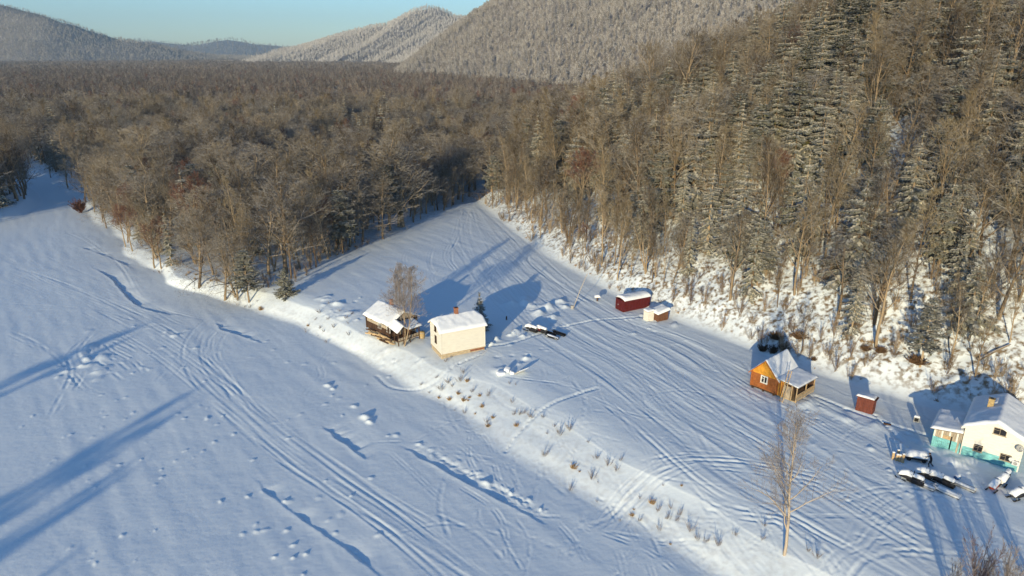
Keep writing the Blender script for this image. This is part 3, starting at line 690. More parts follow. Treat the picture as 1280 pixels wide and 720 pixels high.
for kindc, forms, meshes, nm in ((False, BFORM, BARE, 'bare_tree'), (True, CFORM, CONI, 'fir_tree')):
    ids = np.where(isc == kindc)[0]; ids = ids[np.argsort(-app[ids])][:285]
    ids = [i for i in ids if app[i] > 0]; cls = {}
    def sz(i): return 'big ' if size[i] > 20 else ('small ' if size[i] < 14.5 else '')
    for i in ids: cls.setdefault((int(cvar[i] if kindc else var[i]), zone(i), sz(i)), []).append(i)
    rank = {}
    for q in cls.values():
        q.sort(key=lambda i: u[i]); n = len(q)
        if n == 2: names = [', the left one', ', the right one']
        elif n == 3: names = [', leftmost', ', middle one', ', rightmost']
        elif n > 3: names = [', leftmost']+[', second from left']+['']*(n-4)+[', second from right']*(n > 3)+[', rightmost']; names = names[:1]+names[1:n-1]+names[-1:]
        else: names = ['']
        for i, w in zip(q, names): rank[i] = w
    for i in ids:
        indiv[i] = True; kv = int(cvar[i] if kindc else var[i]); zz = zone(i)
        lab = sz(i)+forms[kv]+' '+zz+rank[i]
        if len(lab.split()) > 16: lab = lab.replace('the wooded bank across', 'the bank across').replace('at the riverside edge of the flat wood', 'at the riverside wood edge').replace('the hill foot beside the upper clearing', 'the hill foot by the clearing').replace('in the flat wood beside the upper clearing', 'in the wood beside the clearing')
        if len(lab.split()) > 16: lab = lab.replace('leafless tree in several stems', 'many stemmed tree').replace('leafless tree with reddish twigs', 'reddish twigged tree')
        grp = ('firs ' if kindc else 'leafless trees ')+zz
        key = (kindc, kv)
        loc = (float(X[i]), float(Y[i]), float(ZZ[i])); s = float(scl[i])
        if key not in protos_placed:
            t = thing('pine_tree' if (kindc and kv == 3) else nm, lab, 'conifer' if kindc else 'tree', loc, float(rz[i]), grp); t.scale = (s*float(wdt[i]), s*float(wdt[i]), s); protos_placed[key] = t
            obj('trunk', meshes[kv]['trunk'], t); c = obj('crown', meshes[kv]['crown'], t)
            if kindc: obj('snow_load', meshes[kv]['snow'], t)['kind'] = 'stuff'
        else:
            copy_tree(protos_placed[key], loc, float(rz[i]), (s*float(wdt[i]), s*float(wdt[i]), s), lab, grp)
rest = ~indiv
allm = [b['whole'] for b in BARE]+[c['whole'] for c in CONI]
kid = np.where(isc, 7+cvar, var)
for msk, nm, lab in ((rest & ~hill, 'valley_forest', 'mass of leafless forest filling the flat valley behind the clearing'), (rest & hill, 'hillside_forest', 'mass of snowy firs and bare trees covering the near hill')):
    q = np.where(msk)[0]
    scatter(nm, lab, 'forest', allm, np.stack([X[q], Y[q], ZZ[q]], 1), kid[q], rz[q], np.stack([scl[q]*wdt[q], scl[q]*wdt[q], scl[q]], 1))
# middle and far valley floor
X, Y = jgrid(-1250, 1000, 500, 1500, 5.6, 6); k = in_view(X, Y, 1.08, 0) & ~((inside(X, Y, HBP)) & (pdist(X, Y, HB)[0] > 330)); X, Y = X[k], Y[k]
zz = macro(X, Y)-.2; cc = vnoise(X/60, Y/60, 91); pcn = (rng.random(len(X)) < .28+.5*cc+.12*(Y > 900))
idx = np.where(pcn, 3+rng.integers(0, 2, len(X)), np.where(rng.random(len(X)) < .12, 2, rng.integers(0, 2, len(X))))
scatter('middle_forest', 'grey brown forest stretching over the flat middle valley', 'forest', [b['whole'] for b in BMID]+[c['whole'] for c in CMID], np.stack([X, Y, zz], 1), idx, rng.uniform(0, 6.28, len(X)), rng.uniform(.7, 1.2, len(X)))
X, Y = jgrid(-3300, 1500, 1500, 4300, 12, 7); k = in_view(X, Y, 1.05, 0); X, Y = X[k], Y[k]
idx = np.where(rng.random(len(X)) < .4, 2, rng.integers(0, 2, len(X)))
scatter('far_forest', 'dark band of forest at the far end of the valley', 'forest', [b['whole'] for b in BFAR]+[CFAR[0]['whole']], np.stack([X, Y, 0*X], 1), idx, rng.uniform(0, 6.28, len(X)), np.stack([rng.uniform(1.3, 2.0, len(X))]*2+[rng.uniform(1.0, 1.55, len(X))], 1))

# ------------------------------------------------------------------ mountains
M_MTN, mt, mb = newmat('mountain_snow', .9); n_ = noise(mt, .012, 8, objco(mt)); mt.links.new(mix(mt, n_.outputs[0], (.15, .125, .11), (.36, .33, .30)), mb.inputs['Base Color'])
def RP(u, v, y):
    d = ray(u, v); t = y/d[1]; return (d[0]*t, y, CAM_H+d[2]*t)
M_TWP = bark('pale_frosted_twigs', (.34, .30, .25), (.58, .52, .45), .7, .1); M_TWM = bark('grey_frosted_twigs', (.15, .125, .10), (.33, .29, .245), .6, .15)
def far_set(mat, nm): return [bare_meshes('far_a'+nm, 31, [mat, mat], 3, H=15, r0=.3, levels=2, limbs=11, sub=(5, 0, 0), minr=.13, spread=42), bare_meshes('far_b'+nm, 32, [mat, mat], 3, H=14, r0=.3, levels=2, limbs=10, sub=(5, 0, 0), minr=.13, spread=36)]
FSETS = {0: BFAR, 1: far_set(M_TWM, '_grey'), 2: far_set(M_TWP, '_pale')}
def mountain(name, ridge, width, cell, tree_s, seed, label, con=.3, back=500, tsc=1.0, gully=.3, fs=0, lim=None):
    Rg = np.array([RP(*q) for q in ridge]); x0, x1 = Rg[:, 0].min()-width*.6, Rg[:, 0].max()+width*.3; y0, y1 = Rg[:, 1].min()-width*1.1, Rg[:, 1].max()+back
    def hf(x, y):
        D, A = pdist(x, y, [tuple(p) for p in Rg[:, :2]]); h = np.interp(A, range(len(Rg)), Rg[:, 2])
        h = h*(1+.03*vnoise(A*7, A*0, seed))
        sp_ = 60.0*width/700
        g = vnoise(A*3.1+.002*D, D/900, seed+3)+.5*vnoise(A*8.3, D/500, seed+4); tt = np.clip(D/width*(1+gully*g*np.clip(D/150, 0, 1)), 0, 1)
        prof = (1-tt)**1.05
        if lim:
            cap = .66*np.maximum(0, x-np.interp(y, lim[0], lim[1])+25*vnoise(x/90, y/90, seed+8)); prof = np.minimum(prof, cap/np.maximum(h, 1)); tt = np.where(cap <= 0, 1, tt)
        return h*prof-6*(tt >= 1)-2+10*fbm(x/120, y/120, seed+5, 3)*np.clip(prof*3, 0, 1)*np.clip(D/60, 0, 1)
    gx = np.arange(x0, x1, cell); gy = np.arange(y0, y1, cell); XX, YY = np.meshgrid(gx, gy); H_ = hf(XX.ravel(), YY.ravel())
    nx, ny = len(gx), len(gy); a = (np.arange(ny-1)[:, None]*nx+np.arange(nx-1)[None]).ravel(); F = np.stack([a, a+1, a+nx+1, a+nx], 1)
    hi = (H_.reshape(ny, nx) > -5); keep = (hi[:-1, :-1] | hi[1:, 1:]).ravel(); F = F[keep]
    o = obj(name, np_mesh(name, np.stack([XX.ravel(), YY.ravel(), H_], 1), F, [M_MTN], None, True)); o['kind'] = 'structure'
    X, Y = jgrid(x0, x1, y0, Rg[:, 1].max()+40, tree_s, seed+9); k = in_view(X, Y, 1.04, 0); X, Y = X[k], Y[k]; z = hf(X, Y); k = z > 0; X, Y, z = X[k], Y[k], z[k]
    rd, _ = pdist(X, Y, [tuple(p) for p in Rg[:, :2]]); idx = np.where(rng.random(len(X)) < con+.5*vnoise(X/150, Y/150, seed+1)+.8*(rd < width*.03), 2, rng.integers(0, 2, len(X)))
    scatter(name+'_forest', label, 'forest', [b['whole'] for b in FSETS[fs]]+[CFAR[0]['whole']], np.stack([X, Y, z-.5], 1), idx, rng.uniform(0, 6.28, len(X)), rng.uniform(.65, 1.1, len(X))*tsc)
mountain('near_mountain', [(470, 84, 1750), (500, 76, 1740), (545, 50, 1700), (585, 20, 1640), (640, -18, 1580), (720, -60, 1500), (900, -80, 1400), (1200, -70, 1300), (1500, -40, 1300)], 820, 22, 6.6, 101, 'frosted trees covering the big grey brown mountain', .22, 500, .95, fs=1, lim=([650, 900, 1330, 1640, 1760, 2400], [85, 0, -228, -270, -285, -500]))
mountain('middle_mountain', [(310, 80, 3300), (335, 74, 3300), (380, 60, 3300), (427, 43, 3250), (480, 30, 3200), (500, 24, 3200), (518, 13, 3180), (534, 7, 3150), (548, 10, 3130), (565, 20, 3100), (620, 28, 3000), (720, 40, 2800)], 640, 45, 9.5, 201, 'pale frosted trees on the pointed middle mountain', .0, 700, 1.15, fs=2)
mountain('left_mountain', [(-420, -50, 3100), (-200, -30, 3100), (-60, -8, 3150), (0, 5, 3200), (60, 20, 3200), (140, 47, 3300), (190, 57, 3500), (240, 68, 3700), (330, 74, 4000)], 480, 45, 11.5, 301, 'trees on the long blue grey mountain at the left', .45, 700, 1.15, fs=1)
mountain('distant_hills', [(60, 66, 7000), (150, 56, 7000), (180, 50, 7000), (213, 54, 7000), (245, 57, 7000), (285, 48, 7000), (312, 54, 7000), (345, 57, 7000), (400, 66, 7000), (600, 66, 7000)], 1500, 120, 42, 401, 'trees on the distant blue hills', .4, 1000, 2.2)

# ------------------------------------------------------------------ single trees, shrubs, grass
def place_tree(meshes, nm, label, cat, x, y, s, rzz=0, sc=None, group=None, dz=-.15):
    t = thing(nm, label, cat, (x, y, Z(x, y)+dz), rzz, group); t.scale = sc or (s, s, s)
    obj('trunk', meshes['trunk'], t); obj('crown', meshes['crown'], t)
    if 'snow' in meshes: obj('snow_load', meshes['snow'], t)['kind'] = 'stuff'
    return t
poplar = bare_meshes('poplar', 41, [M_BIRCH, M_GREYT], 6, H=17, r0=.19, fork=.2, spread=42, limbs=28, lenf=.33, up=.28, sub=(7, 6, 3), minr=.0075)
x, y, _ = hit(980, 695); place_tree(poplar, 'bare_tree', 'tall slender pale trunked tree standing alone on the terrace edge by the river', 'tree', x, y, .93, .5)
yard = bare_meshes('yard', 42, [M_BARK, M_GREYT], 6, H=15.5, r0=.17, fork=.2, spread=42, limbs=15, lenf=.33, up=.3, sub=(8, 7, 3), minr=.011, stems=2)
x, y, _ = hit(503, 434); place_tree(yard, 'bare_tree', 'bare grey twigged tree rising in front of the dark wooden house', 'tree', x, y, .95, 1.0)
x, y, _ = hit(500, 398); place_tree(yard, 'bare_tree', 'lower bare tree overlapping the snowy roof of the dark wooden house', 'tree', x, y, .66, 3.0)
x, y, _ = hit(358, 370); smallp = conifer_meshes('smallpine', 43, 6, 2.3, whorls=12, per=8, sprays=14, bushy=True, drp=-.1, snowf=.3, low=.05, ssz=.8)
place_tree(smallp, 'pine_tree', 'small bushy green pine standing alone on the riverbank corner', 'conifer', x, y, 1.0)
x, y = G(600, 411); smallf = conifer_meshes('smallfir', 44, 7.0, 2.5, whorls=14, per=9, sprays=8, drp=.6, snowf=.25, low=.03, ssz=1.1)
place_tree(smallf, 'fir_tree', 'dark young fir in the shade behind the cream house', 'conifer', x, y, 1.0)
# trees on the opposite bank behind the viewer, whose long shadows cross the river
for i, (tx, ty, s, wd) in enumerate([(-71.8, 123.6, 1.5, .8), (-73.0, 123, 1.5, .9), (-70.5, 126, 1.5, .8), (-70.6, 118, 1.25, .8), (-48.8, 98.5, 1.6, .8), (-49.4, 97.5, 1.5, .95), (-47.6, 93, 1.35, .9), (-50, 90, 1.2, .9), (-48.3, 78.5, 1.5, .75), (-47.6, 76, 1.4, .85), (-49.2, 72, 1.25, .8), (-45, 62.0, 1.3, .5)]):
    Ls = 15.6*s/math.tan(SUN_EL); x, y = tx-math.sin(SUN_AZ)*Ls, ty-math.cos(SUN_AZ)*Ls
    t = thing('pine_tree', 'tall bushy pine on the opposite bank of the river', 'conifer', (x, y, Z(x, y)-.2), i*1.3, 'pines on the opposite bank of the river'); t.scale = (wd, wd, s)
    obj('trunk', CONI[3]['trunk'], t); obj('crown', CONI[3]['crown'], t); obj('snow_load', CONI[3]['snow'], t)['kind'] = 'stuff'
SHT = bare_meshes('shade_tree', 45, BM, H=13.5, r0=.34, fork=.5, spread=30, limbs=6, lenf=.26, sub=(5, 4, 2))
for i, (u_, v_, s) in enumerate([(0, 0, 1.0), (1, 0, .85)]):
    x, y = ((33.3, 31.0), (35.6, 32.5))[i]; place_tree(SHT, 'bare_tree', 'slender leafless tree below the clearing whose shadow crosses the snow', 'tree', x, y, s, i*2.0, group='leafless trees below the clearing')
# multi-stemmed shrubs
def shrub_mesh(nm, seed, H, stems, mat, minr=.009, tilt=.35):
    rs = np.random.default_rng(seed); seg = []
    for s in range(stems):
        a = rs.uniform(0, 6.283); t = rs.uniform(.03, tilt); d = unit(np.array((t*math.cos(a), t*math.sin(a), 1))); p = np.array((rs.normal(0, .12*H/3), rs.normal(0, .12*H/3), -.2)); L = H*rs.uniform(.6, 1.05); n = 6
        for i in range(n):
            d = unit(d+rs.normal(0, .06, 3)); q = p+d*L/n; seg.append((*p, *q, max(minr, .03*H/4*(1-i/n)), max(minr, .03*H/4*(1-(i+1)/n))))
            if i > 0:
                for k in range(4):
                    e = unit(d+rs.normal(0, .38, 3)+np.array((0, 0, .25))); w = p+(q-p)*rs.random(); l = L*.22*(1.3-i/n)*rs.uniform(.6, 1.2); m_ = w+e*l
                    seg.append((*w, *m_, minr*1.2, minr))
                    for g in range(4):
                        e2 = unit(e+rs.normal(0, .4, 3)); w2 = w+(m_-w)*rs.uniform(.2, 1); seg.append((*w2, *(w2+e2*l*.45), minr, minr*.7))
            p = q
    V, F = tube_arrays(seg, 3); return np_mesh(nm, V, F, [mat])
SH_A = shrub_mesh('shrub_a', 51, 5.2, 13, bark('mauve_twigs', (.17, .125, .12), (.21, .16, .15), .15), .008, .42); SH_B = shrub_mesh('shrub_b', 52, 4.6, 9, M_GREYT, .007, .4)
for i, (u_, v_, s, m_, lab) in enumerate([(1222, 742, 1.3, SH_A, 'dense purplish brown shrub rising at the lower edge of the snowfield'), (1262, 738, 1.2, SH_B, 'grey brown shrub right of the dense purplish one'),
        (1290, 735, 1.3, SH_A, 'reddish shrub at the lower corner under the parked snowmobiles'), (1190, 742, 1.05, SH_B, 'thin twiggy shrub left of the dense purplish one'), (1242, 755, 1.3, SH_B, 'tangled shrub between the purplish and the grey shrub')]):
    x, y = G(u_, v_); o = obj('shrub', m_, None, (x, y, Z(x, y))); o.scale = (s, s, s); o.rotation_euler = (0, 0, i*1.1); meta(o, lab, 'shrub', 'twiggy shrubs below the clearing')
x, y, _ = hit(101, 266); SH_R = shrub_mesh('shrub_r', 53, 4.8, 60, M_REDT, .028, .8); o = obj('shrub', SH_R, None, (x, y, Z(x, y))); meta(o, 'rounded red brown willow bush alone at the mouth of the side channel', 'shrub')
# brown ball bushes at the foot of the hill
SH_C = shrub_mesh('shrub_c', 54, 1.9, 80, simple('brown_twigs', (.17, .10, .05), .3, 3), .02, 1.3)
for i, (u_, v_, s, lab) in enumerate([(1145, 456, 1.0, 'widest round brown bush on the snowy slope, right of its twin'), (1100, 443, .75, 'round brown bush left of the widest one on the snowy slope'), (1082, 440, .6, 'small brown bush touching the round one on the slope'),
        (970, 424, .9, 'brown bush directly above the orange cabin'), (1000, 424, .95, 'brown bush above and right of the orange cabin'), (1017, 452, .4, 'tiny russet bush beside the shadow of the orange cabin')]):
    x, y, z = hit(u_, v_); o = obj('bush', SH_C, None, (x, y, z-.15)); o.scale = (s*1.25, s, s*.85); o.rotation_euler = (0, 0, i*.9); meta(o, lab, 'bush', 'brown bushes at the foot of the hill')
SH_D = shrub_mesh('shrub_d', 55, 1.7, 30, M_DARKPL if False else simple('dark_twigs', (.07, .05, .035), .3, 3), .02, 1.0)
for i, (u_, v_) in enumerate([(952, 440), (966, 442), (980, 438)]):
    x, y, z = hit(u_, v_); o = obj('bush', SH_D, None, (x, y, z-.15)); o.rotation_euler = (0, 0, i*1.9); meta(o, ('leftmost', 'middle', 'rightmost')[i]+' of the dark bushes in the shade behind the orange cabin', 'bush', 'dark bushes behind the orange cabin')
# dry weed clumps along the bank
WD = shrub_mesh('weed_a', 56, 1.1, 26, M_GRASS, .008, 1.2); WE = shrub_mesh('weed_b', 57, 1.8, 7, M_GREYT, .005, .7)
weeds = [(385, 408, 1), (410, 400, 0), (326, 388, 1), (250, 360, 1), (290, 366, 1), (610, 535, 1), (608, 528, 0), (680, 572, 0), (716, 588, 1), (740, 600, 0), (790, 645, 1), (552, 488, 0), (560, 480, 0), (575, 478, 0), (590, 492, 0), (650, 520, 0), (665, 525, 0), (700, 545, 0), (712, 540, 0), (745, 575, 0), (822, 640, 0), (835, 650, 0), (862, 668, 0), (872, 676, 0), (898, 684, 0), (918, 672, 0), (952, 676, 0), (845, 655, 0), (760, 585, 0), (640, 505, 0), (1010, 690, 0), (1020, 700, 0), (880, 680, 0), (545, 475, 0), (440, 395, 0), (425, 390, 0), (400, 392, 0), (955, 660, 0), (410, 380, 0), (432, 400, 0)]
for i, (u_, v_, gr) in enumerate(weeds):
    x, y, z = hit(u_, v_); o = obj('weed_clump', WD if gr else WE, None, (x, y, z)); s = random.uniform(.4, .85); o.scale = (s*1.3, s*1.1, s); o.rotation_euler = (random.uniform(-.2, .2), random.uniform(-.2, .2), i)
    meta(o, ('straw coloured grass clump' if gr else 'thin grey brown weed stalks')+(' on the bank below the small pine' if u_ < 460 else ' on the bank by the cream house' if u_ < 600 else ' on the bank beside the footpath to the river' if u_ < 700 else ' on the bank where tracks climb from the river' if u_ < 840 else ' on the terrace edge near the lone pale tree'), 'weeds', 'dry weeds along the riverbank')
# undergrowth on the hill foot and along the wood
M_SAP = bark('sapling_twigs', (.15, .10, .06), (.36, .27, .17), .4, .3)
UG = [shrub_mesh('under_a', 58, 3.2, 7, M_SAP, .009, .7), shrub_mesh('under_b', 59, 1.0, 12, M_GRASS, .009, 1.1), shrub_mesh('under_c', 60, 5.2, 5, M_SAP, .011, .4)]
X, Y = jgrid(-150, 200, 70, 260, 1.9, 15); k = in_view(X, Y); X, Y = X[k], Y[k]
ih = inside(X, Y, HBP); dh, _ = pdist(X, Y, HB); ic = inside(X, Y, CLEAR); ip = inside(X, Y, TOPP); dT, _ = pdist(X, Y, TOP)
pr = np.where(ih & (dh < 45) & (dh > 1), .50, 0)+np.where(ip & ~ic & ~ih & (dT < 40), .40, 0); k = rng.random(len(X)) < pr*np.clip(1+3.5*vnoise(X/7, Y/7, 61), 0, 3); X, Y = X[k], Y[k]
scatter('undergrowth', 'thin brown saplings and dead grass on the hill foot and wood edge', 'undergrowth', UG, np.stack([X, Y, macro(X, Y)-.1], 1), rng.integers(0, 3, len(X)), rng.uniform(0, 6.28, len(X)), rng.uniform(.4, 1.1, len(X)))
X, Y = jgrid(-120, 60, 50, 190, 1.5, 16); k = in_view(X, Y); X, Y = X[k], Y[k]
it = inside(X, Y, TOEP); ip = inside(X, Y, TOPP); dT, _ = pdist(X, Y, TOP); k = (it & (~ip | (dT < 2.5))) & (rng.random(len(X)) < .16+.5*vnoise(X/7, Y/7, 62)); X, Y = X[k], Y[k]
scatter('bank_weeds', 'sparse dry weed stalks poking through the snow all along the riverbank', 'weeds', [WD, WE], np.stack([X, Y, Zf(X, Y)-.02], 1), (rng.random(len(X)) < .7).astype(int), rng.uniform(0, 6.28, len(X)), rng.uniform(.2, .75, len(X)))
#@@BUILDINGS@@
# ------------------------------------------------------------------ buildings
def frame_at(A, B, mode):
    """A origin pixel, B second pixel; mode 'x': B lies along the ridge axis, 'y': B lies along the gable (left) axis"""
    a = np.array(G(*A)); b = np.array(G(*B)); d = b-a; L = float(np.hypot(*d)); d = d/L
    if mode == 'y': d = np.array((d[1], -d[0]))
    return a, L, math.atan2(d[1], d[0])
def axes(side, L, Wd):
    """origin, direction and outward normal of the four walls of a box L x Wd"""
    return {'front': ((0, 0), (1, 0), (0, -1), L), 'back': ((L, Wd), (-1, 0), (0, 1), L), 'left': ((0, Wd), (0, -1), (-1, 0), Wd), 'right': ((L, 0), (0, 1), (1, 0), Wd)}[side]
def levels_range(top, z):
    S_ = np.linspace(top[0][0], top[-1][0], 241); T_ = np.interp(S_, [p[0] for p in top], [p[1] for p in top]); k = T_ >= z-1e-6
    return (S_[k][0], S_[k][-1]) if k.any() else None
def boards(mb, o, d, n, z0, top, h, th=.035, openings=(), gap=.006, off_=0.0, zmax=99):
    """horizontal boards laid one above the other, each leaning out a little at its foot"""
    z = z0
    while z < min(zmax, max(p[1] for p in top))-.03:
        z2 = min(z+h-gap, zmax); a = levels_range(top, z); b = levels_range(top, z2) or None
        if not a: break
        if b is None: m = (a[0]+a[1])/2; b = (m-.02, m+.02)
        cuts = [(a[0], a[1], b[0], b[1])]
        for (s0, s1, w0, w1) in openings:
            if z < w1-.02 and z2 > w0+.02:
                new = []
                for (p, q, r, t) in cuts:
                    if s0 > p and s1 < q: new += [(p, s0, r, s0), (s1, q, s1, t)]
                    else: new.append((p, q, r, t))
                cuts = new
        for (p, q, r, t) in cuts:
            if q-p < .03: continue
            e = random.uniform(0, .008)
            def P(s, zz, out): return (o[0]+d[0]*s+n[0]*out, o[1]+d[1]*s+n[1]*out, zz)
            V = [P(p, z, off_), P(q, z, off_), P(t, z2, off_), P(r, z2, off_), P(p, z, off_+th+.012+e), P(q, z, off_+th+.012+e), P(t, z2, off_+th), P(r, z2, off_+th)]
            mb.add(V, [(0, 3, 2, 1), (4, 5, 6, 7), (0, 1, 5, 4), (1, 2, 6, 5), (2, 3, 7, 6), (3, 0, 4, 7)])
        z += h
def vboards(mb, o, d, n, z0, top, w, th=.03, openings=(), off_=0.0, s0_=None, s1_=None, zmax=99):
    s = top[0][0] if s0_ is None else s0_; end = top[-1][0] if s1_ is None else s1_; xs = [p[0] for p in top]; ys = [p[1] for p in top]
    while s < end-.03:
        e = min(s+w-.012, end); ta, tb = min(zmax, float(np.interp(s, xs, ys))), min(zmax, float(np.interp(e, xs, ys))); spans = [(z0, None)]
        for (a, b, c, dd) in openings:
            if s < b-.02 and e > a+.02: spans = [(z0, c), (dd, None)]
        for (q0, q1) in spans:
            za, zb = (ta, tb) if q1 is None else (q1, q1)
            if za-q0 < .03: continue
            r = th+random.uniform(0, .014)
            def P(q, zz, out): return (o[0]+d[0]*q+n[0]*out, o[1]+d[1]*q+n[1]*out, zz)
            V = [P(s, q0, off_), P(e, q0, off_), P(e, zb, off_), P(s, za, off_), P(s, q0, off_+r), P(e, q0, off_+r), P(e, zb, off_+r), P(s, za, off_+r)]
            mb.add(V, [(0, 3, 2, 1), (4, 5, 6, 7), (0, 1, 5, 4), (1, 2, 6, 5), (2, 3, 7, 6), (3, 0, 4, 7)])
        s += w
def logs(mb, o, d, n, z0, top, r=.11, openings=(), ext=.22):
    z = z0+r
    while z < max(p[1] for p in top):
        a = levels_range(top, z)
        if not a: break
        cuts = [(a[0]-ext, a[1]+ext)]
        for (s0, s1, w0, w1) in openings:
            if z < w1 and z > w0: cuts = [(cuts[0][0], s0), (s1, cuts[0][1])]
        for p, q in cuts:
            mb.tube([(o[0]+d[0]*p-n[0]*.02, o[1]+d[1]*p-n[1]*.02, z), (o[0]+d[0]*q-n[0]*.02, o[1]+d[1]*q-n[1]*.02, z)], r*random.uniform(.96, 1.05), 8)
        z += 2*r*.93
def window(parent, side, L, Wd, s, zc, w, h, fmat=M_WFRAME, out=.03, bars=True, fr=.07):
    o, d, n, ll = axes(side, L, Wd)
    def P(a, z, q): return (o[0]+d[0]*a+n[0]*q, o[1]+d[1]*a+n[1]*q, z)
    ang = math.atan2(d[1], d[0]); mb = MB()
    for (ds, dz, ww, hh) in ((0, h/2, w+fr, fr), (0, -h/2, w+fr, fr), (-w/2, 0, fr, h-fr), (w/2, 0, fr, h-fr)): mb.box(P(s+ds, zc+dz, out+.02), (ww, .08, hh), ang)
    if bars: mb.box(P(s, zc, out+.01), (fr*.6, .05, h-fr), ang); mb.box(P(s-w*.26, zc+h*.15, out+.008), (w*.5-fr, .045, fr*.5), ang)
    f = mb.build('window', fmat, parent); g = MB(); g.box(P(s, zc, out-.05), (w-.02, .02, h-.02), ang); g.build('pane', M_GLASS, f)
    c = MB(); c.box(P(s, zc-h/2-.05, out+.06), (w+.2, .14, .04), ang); c.build('sill', fmat, f); return f
def snow_cap(name, parent, x0, x1, y0, y1, base, th=.32, edge=.3, res=.2, seed=0, mat=None, rag=0.0):
    nx = max(4, int((x1-x0)/res)); ny = max(4, int((y1-y0)/res)); X_, Y_ = np.meshgrid(np.linspace(x0, x1, nx), np.linspace(y0, y1, ny))
    ed = np.minimum(np.minimum(X_-x0, x1-X_), np.minimum(Y_-y0, y1-Y_))
    e = np.sqrt(1-(1-np.clip(ed/edge, 0, 1))**2)*.8+.2
    B = np.vectorize(base)(X_, Y_); wob = .08*vnoise(X_*1.7+seed*9.1, Y_*1.7, seed)
    if rag: X_ = X_+rag*vnoise(Y_*1.3, X_*0+seed, 5)*(1-np.clip(ed/edge, 0, 1)); Y_ = Y_+rag*vnoise(X_*1.3, X_*0+seed, 7)*(1-np.clip(ed/edge, 0, 1))
    T = B+.02+th*e*(1+.25*vnoise(X_*.9+seed, Y_*.9, seed+2))+wob*e
    V = np.concatenate([np.stack([X_, Y_, T], -1).reshape(-1, 3), np.stack([X_, Y_, B+.012], -1).reshape(-1, 3)]); n = nx*ny
    a = (np.arange(ny-1)[:, None]*nx+np.arange(nx-1)[None]).ravel(); F = [np.stack([a, a+1, a+nx+1, a+nx], 1), np.stack([a+n, a+n+nx, a+n+nx+1, a+n+1], 1)]
    r = list(range(nx))+[nx*(k+1)-1 for k in range(1, ny)]+[nx*ny-1-k for k in range(1, nx)]+[nx*(ny-1-k) for k in range(1, ny-1)]; r = np.array(r); r2 = np.roll(r, -1)
    F.append(np.stack([r, r+n, r2+n, r2], 1)); return obj(name, np_mesh(name, V, np.vstack(F), [mat or M_SNOW], None, True), parent)
def roof_deck(parent, x0, x1, ys, base, th=.08, mat=M_GREYW, name='roof', xs=None):
    mb = MB(); xs = xs or [x0, x1]
    for xa, xb in zip(xs[:-1], xs[1:]):
        for ya, yb in zip(ys[:-1], ys[1:]):
            q = [(xa, ya), (xb, ya), (xb, yb), (xa, yb)]; e = 1e-4; zz = [base(min(max(x_, xa+e), xb-e), min(max(y_, ya+e), yb-e)) for x_, y_ in q]
            V = [(x_, y_, z_) for (x_, y_), z_ in zip(q, zz)]+[(x_, y_, z_-th) for (x_, y_), z_ in zip(q, zz)]
            mb.add(V, [(0, 1, 2, 3), (7, 6, 5, 4), (0, 4, 5, 1), (1, 5, 6, 2), (2, 6, 7, 3), (3, 7, 4, 0)])
    return mb.build(name, mat, parent)
def ground_z(a, rz, pts): 
    c, s = math.cos(rz), math.sin(rz); return float(np.mean([Z(a[0]+c*x-s*y, a[1]+s*x+c*y) for x, y in pts]))

# cream house --------------------------------------------------------------
a, L, rz = frame_at((552, 440.5, 3.9), (606, 430, 3.9), 'x'); Wd = 4.9; hw = 4.0; ri = 1.35; ov = .35
gz = ground_z(a, rz, [(0, 0), (L, 0), (L, Wd), (0, Wd)])
h = thing('cream_house', 'cream boarded two storey house with thick snow roof, gable windows and brick chimney', 'house', (a[0], a[1], gz+.75), rz)
slope = ri/(Wd/2)
def base(x, y):
    g = hw+ri-slope*abs(y-Wd/2); return min(g, hw+.45*ri+.62*(x+ov), hw+.45*ri+.62*(L+ov-x))
gt = [(0, hw), (.45*Wd/2, hw+.45*ri), (Wd-.45*Wd/2, hw+.45*ri), (Wd, hw)]
mb = MB(); opn = [(Wd*.5-.42, Wd*.5+.42, 1.2, 2.4), (Wd*.5-.42, Wd*.5+.42, 3.25, 4.15)]
for side in ('front', 'back', 'left', 'right'):
    o_, d_, n_, ll = axes(side, L, Wd); top = gt if side in ('left', 'right') else [(0, hw), (ll, hw)]
    boards(mb, o_, d_, n_, 0, top, .19, openings=opn if side == 'left' else ())
for cx_, cy_ in ((0, 0), (L, 0), (L, Wd), (0, Wd)): mb.box((cx_, cy_, hw/2), (.15, .15, hw))
mb.build('siding', M_CREAM, h, kind='stuff')
mb = MB(); mb.box((L/2, Wd/2, -.75), (L-.06, Wd-.06, 1.5)); mb.build('foundation', M_STONE, h)
for k in range(6):
    for j in range(2): MB().box((L-.35-k*.42, -.05, -.14-j*.2), (.38, .1, .17)).build('brick', M_BRICK, h)
mb = MB(); mb.box((L/2, -.06, -.03), (L+.1, .12, .07)); mb.box((-.06, Wd/2, -.03), (.12, Wd+.1, .07)); mb.build('plinth_board', M_LOGEND, h)
for zc, hh in ((1.8, 1.2), (3.7, .9)): window(h, 'left', L, Wd, Wd*.5, zc, .84, hh, M_BROWNW)
roof_deck(h, 0, 0, [-ov, .45*Wd/2, Wd/2, Wd-.45*Wd/2, Wd+ov], base, xs=[-ov, -ov+.5, 1.0-ov+.02, L-1.0+ov, L+ov-.5, L+ov])
snow_cap('roof_snow', h, -ov-.06, L+ov+.06, -ov-.08, Wd+ov+.08, base, .42, .45, .15, 1)
mb = MB(); mb.box((3.7, Wd/2+.1, hw+ri+.55), (.6, .6, 1.5)); mb.box((3.7, Wd/2+.1, hw+ri+1.33), (.7, .7, .12)); ch = mb.build('chimney', M_BRICK, h)
MB().box((3.7, Wd/2+.1, hw+ri+1.40), (.34, .34, .06)).build('flue', M_BLACK, ch)

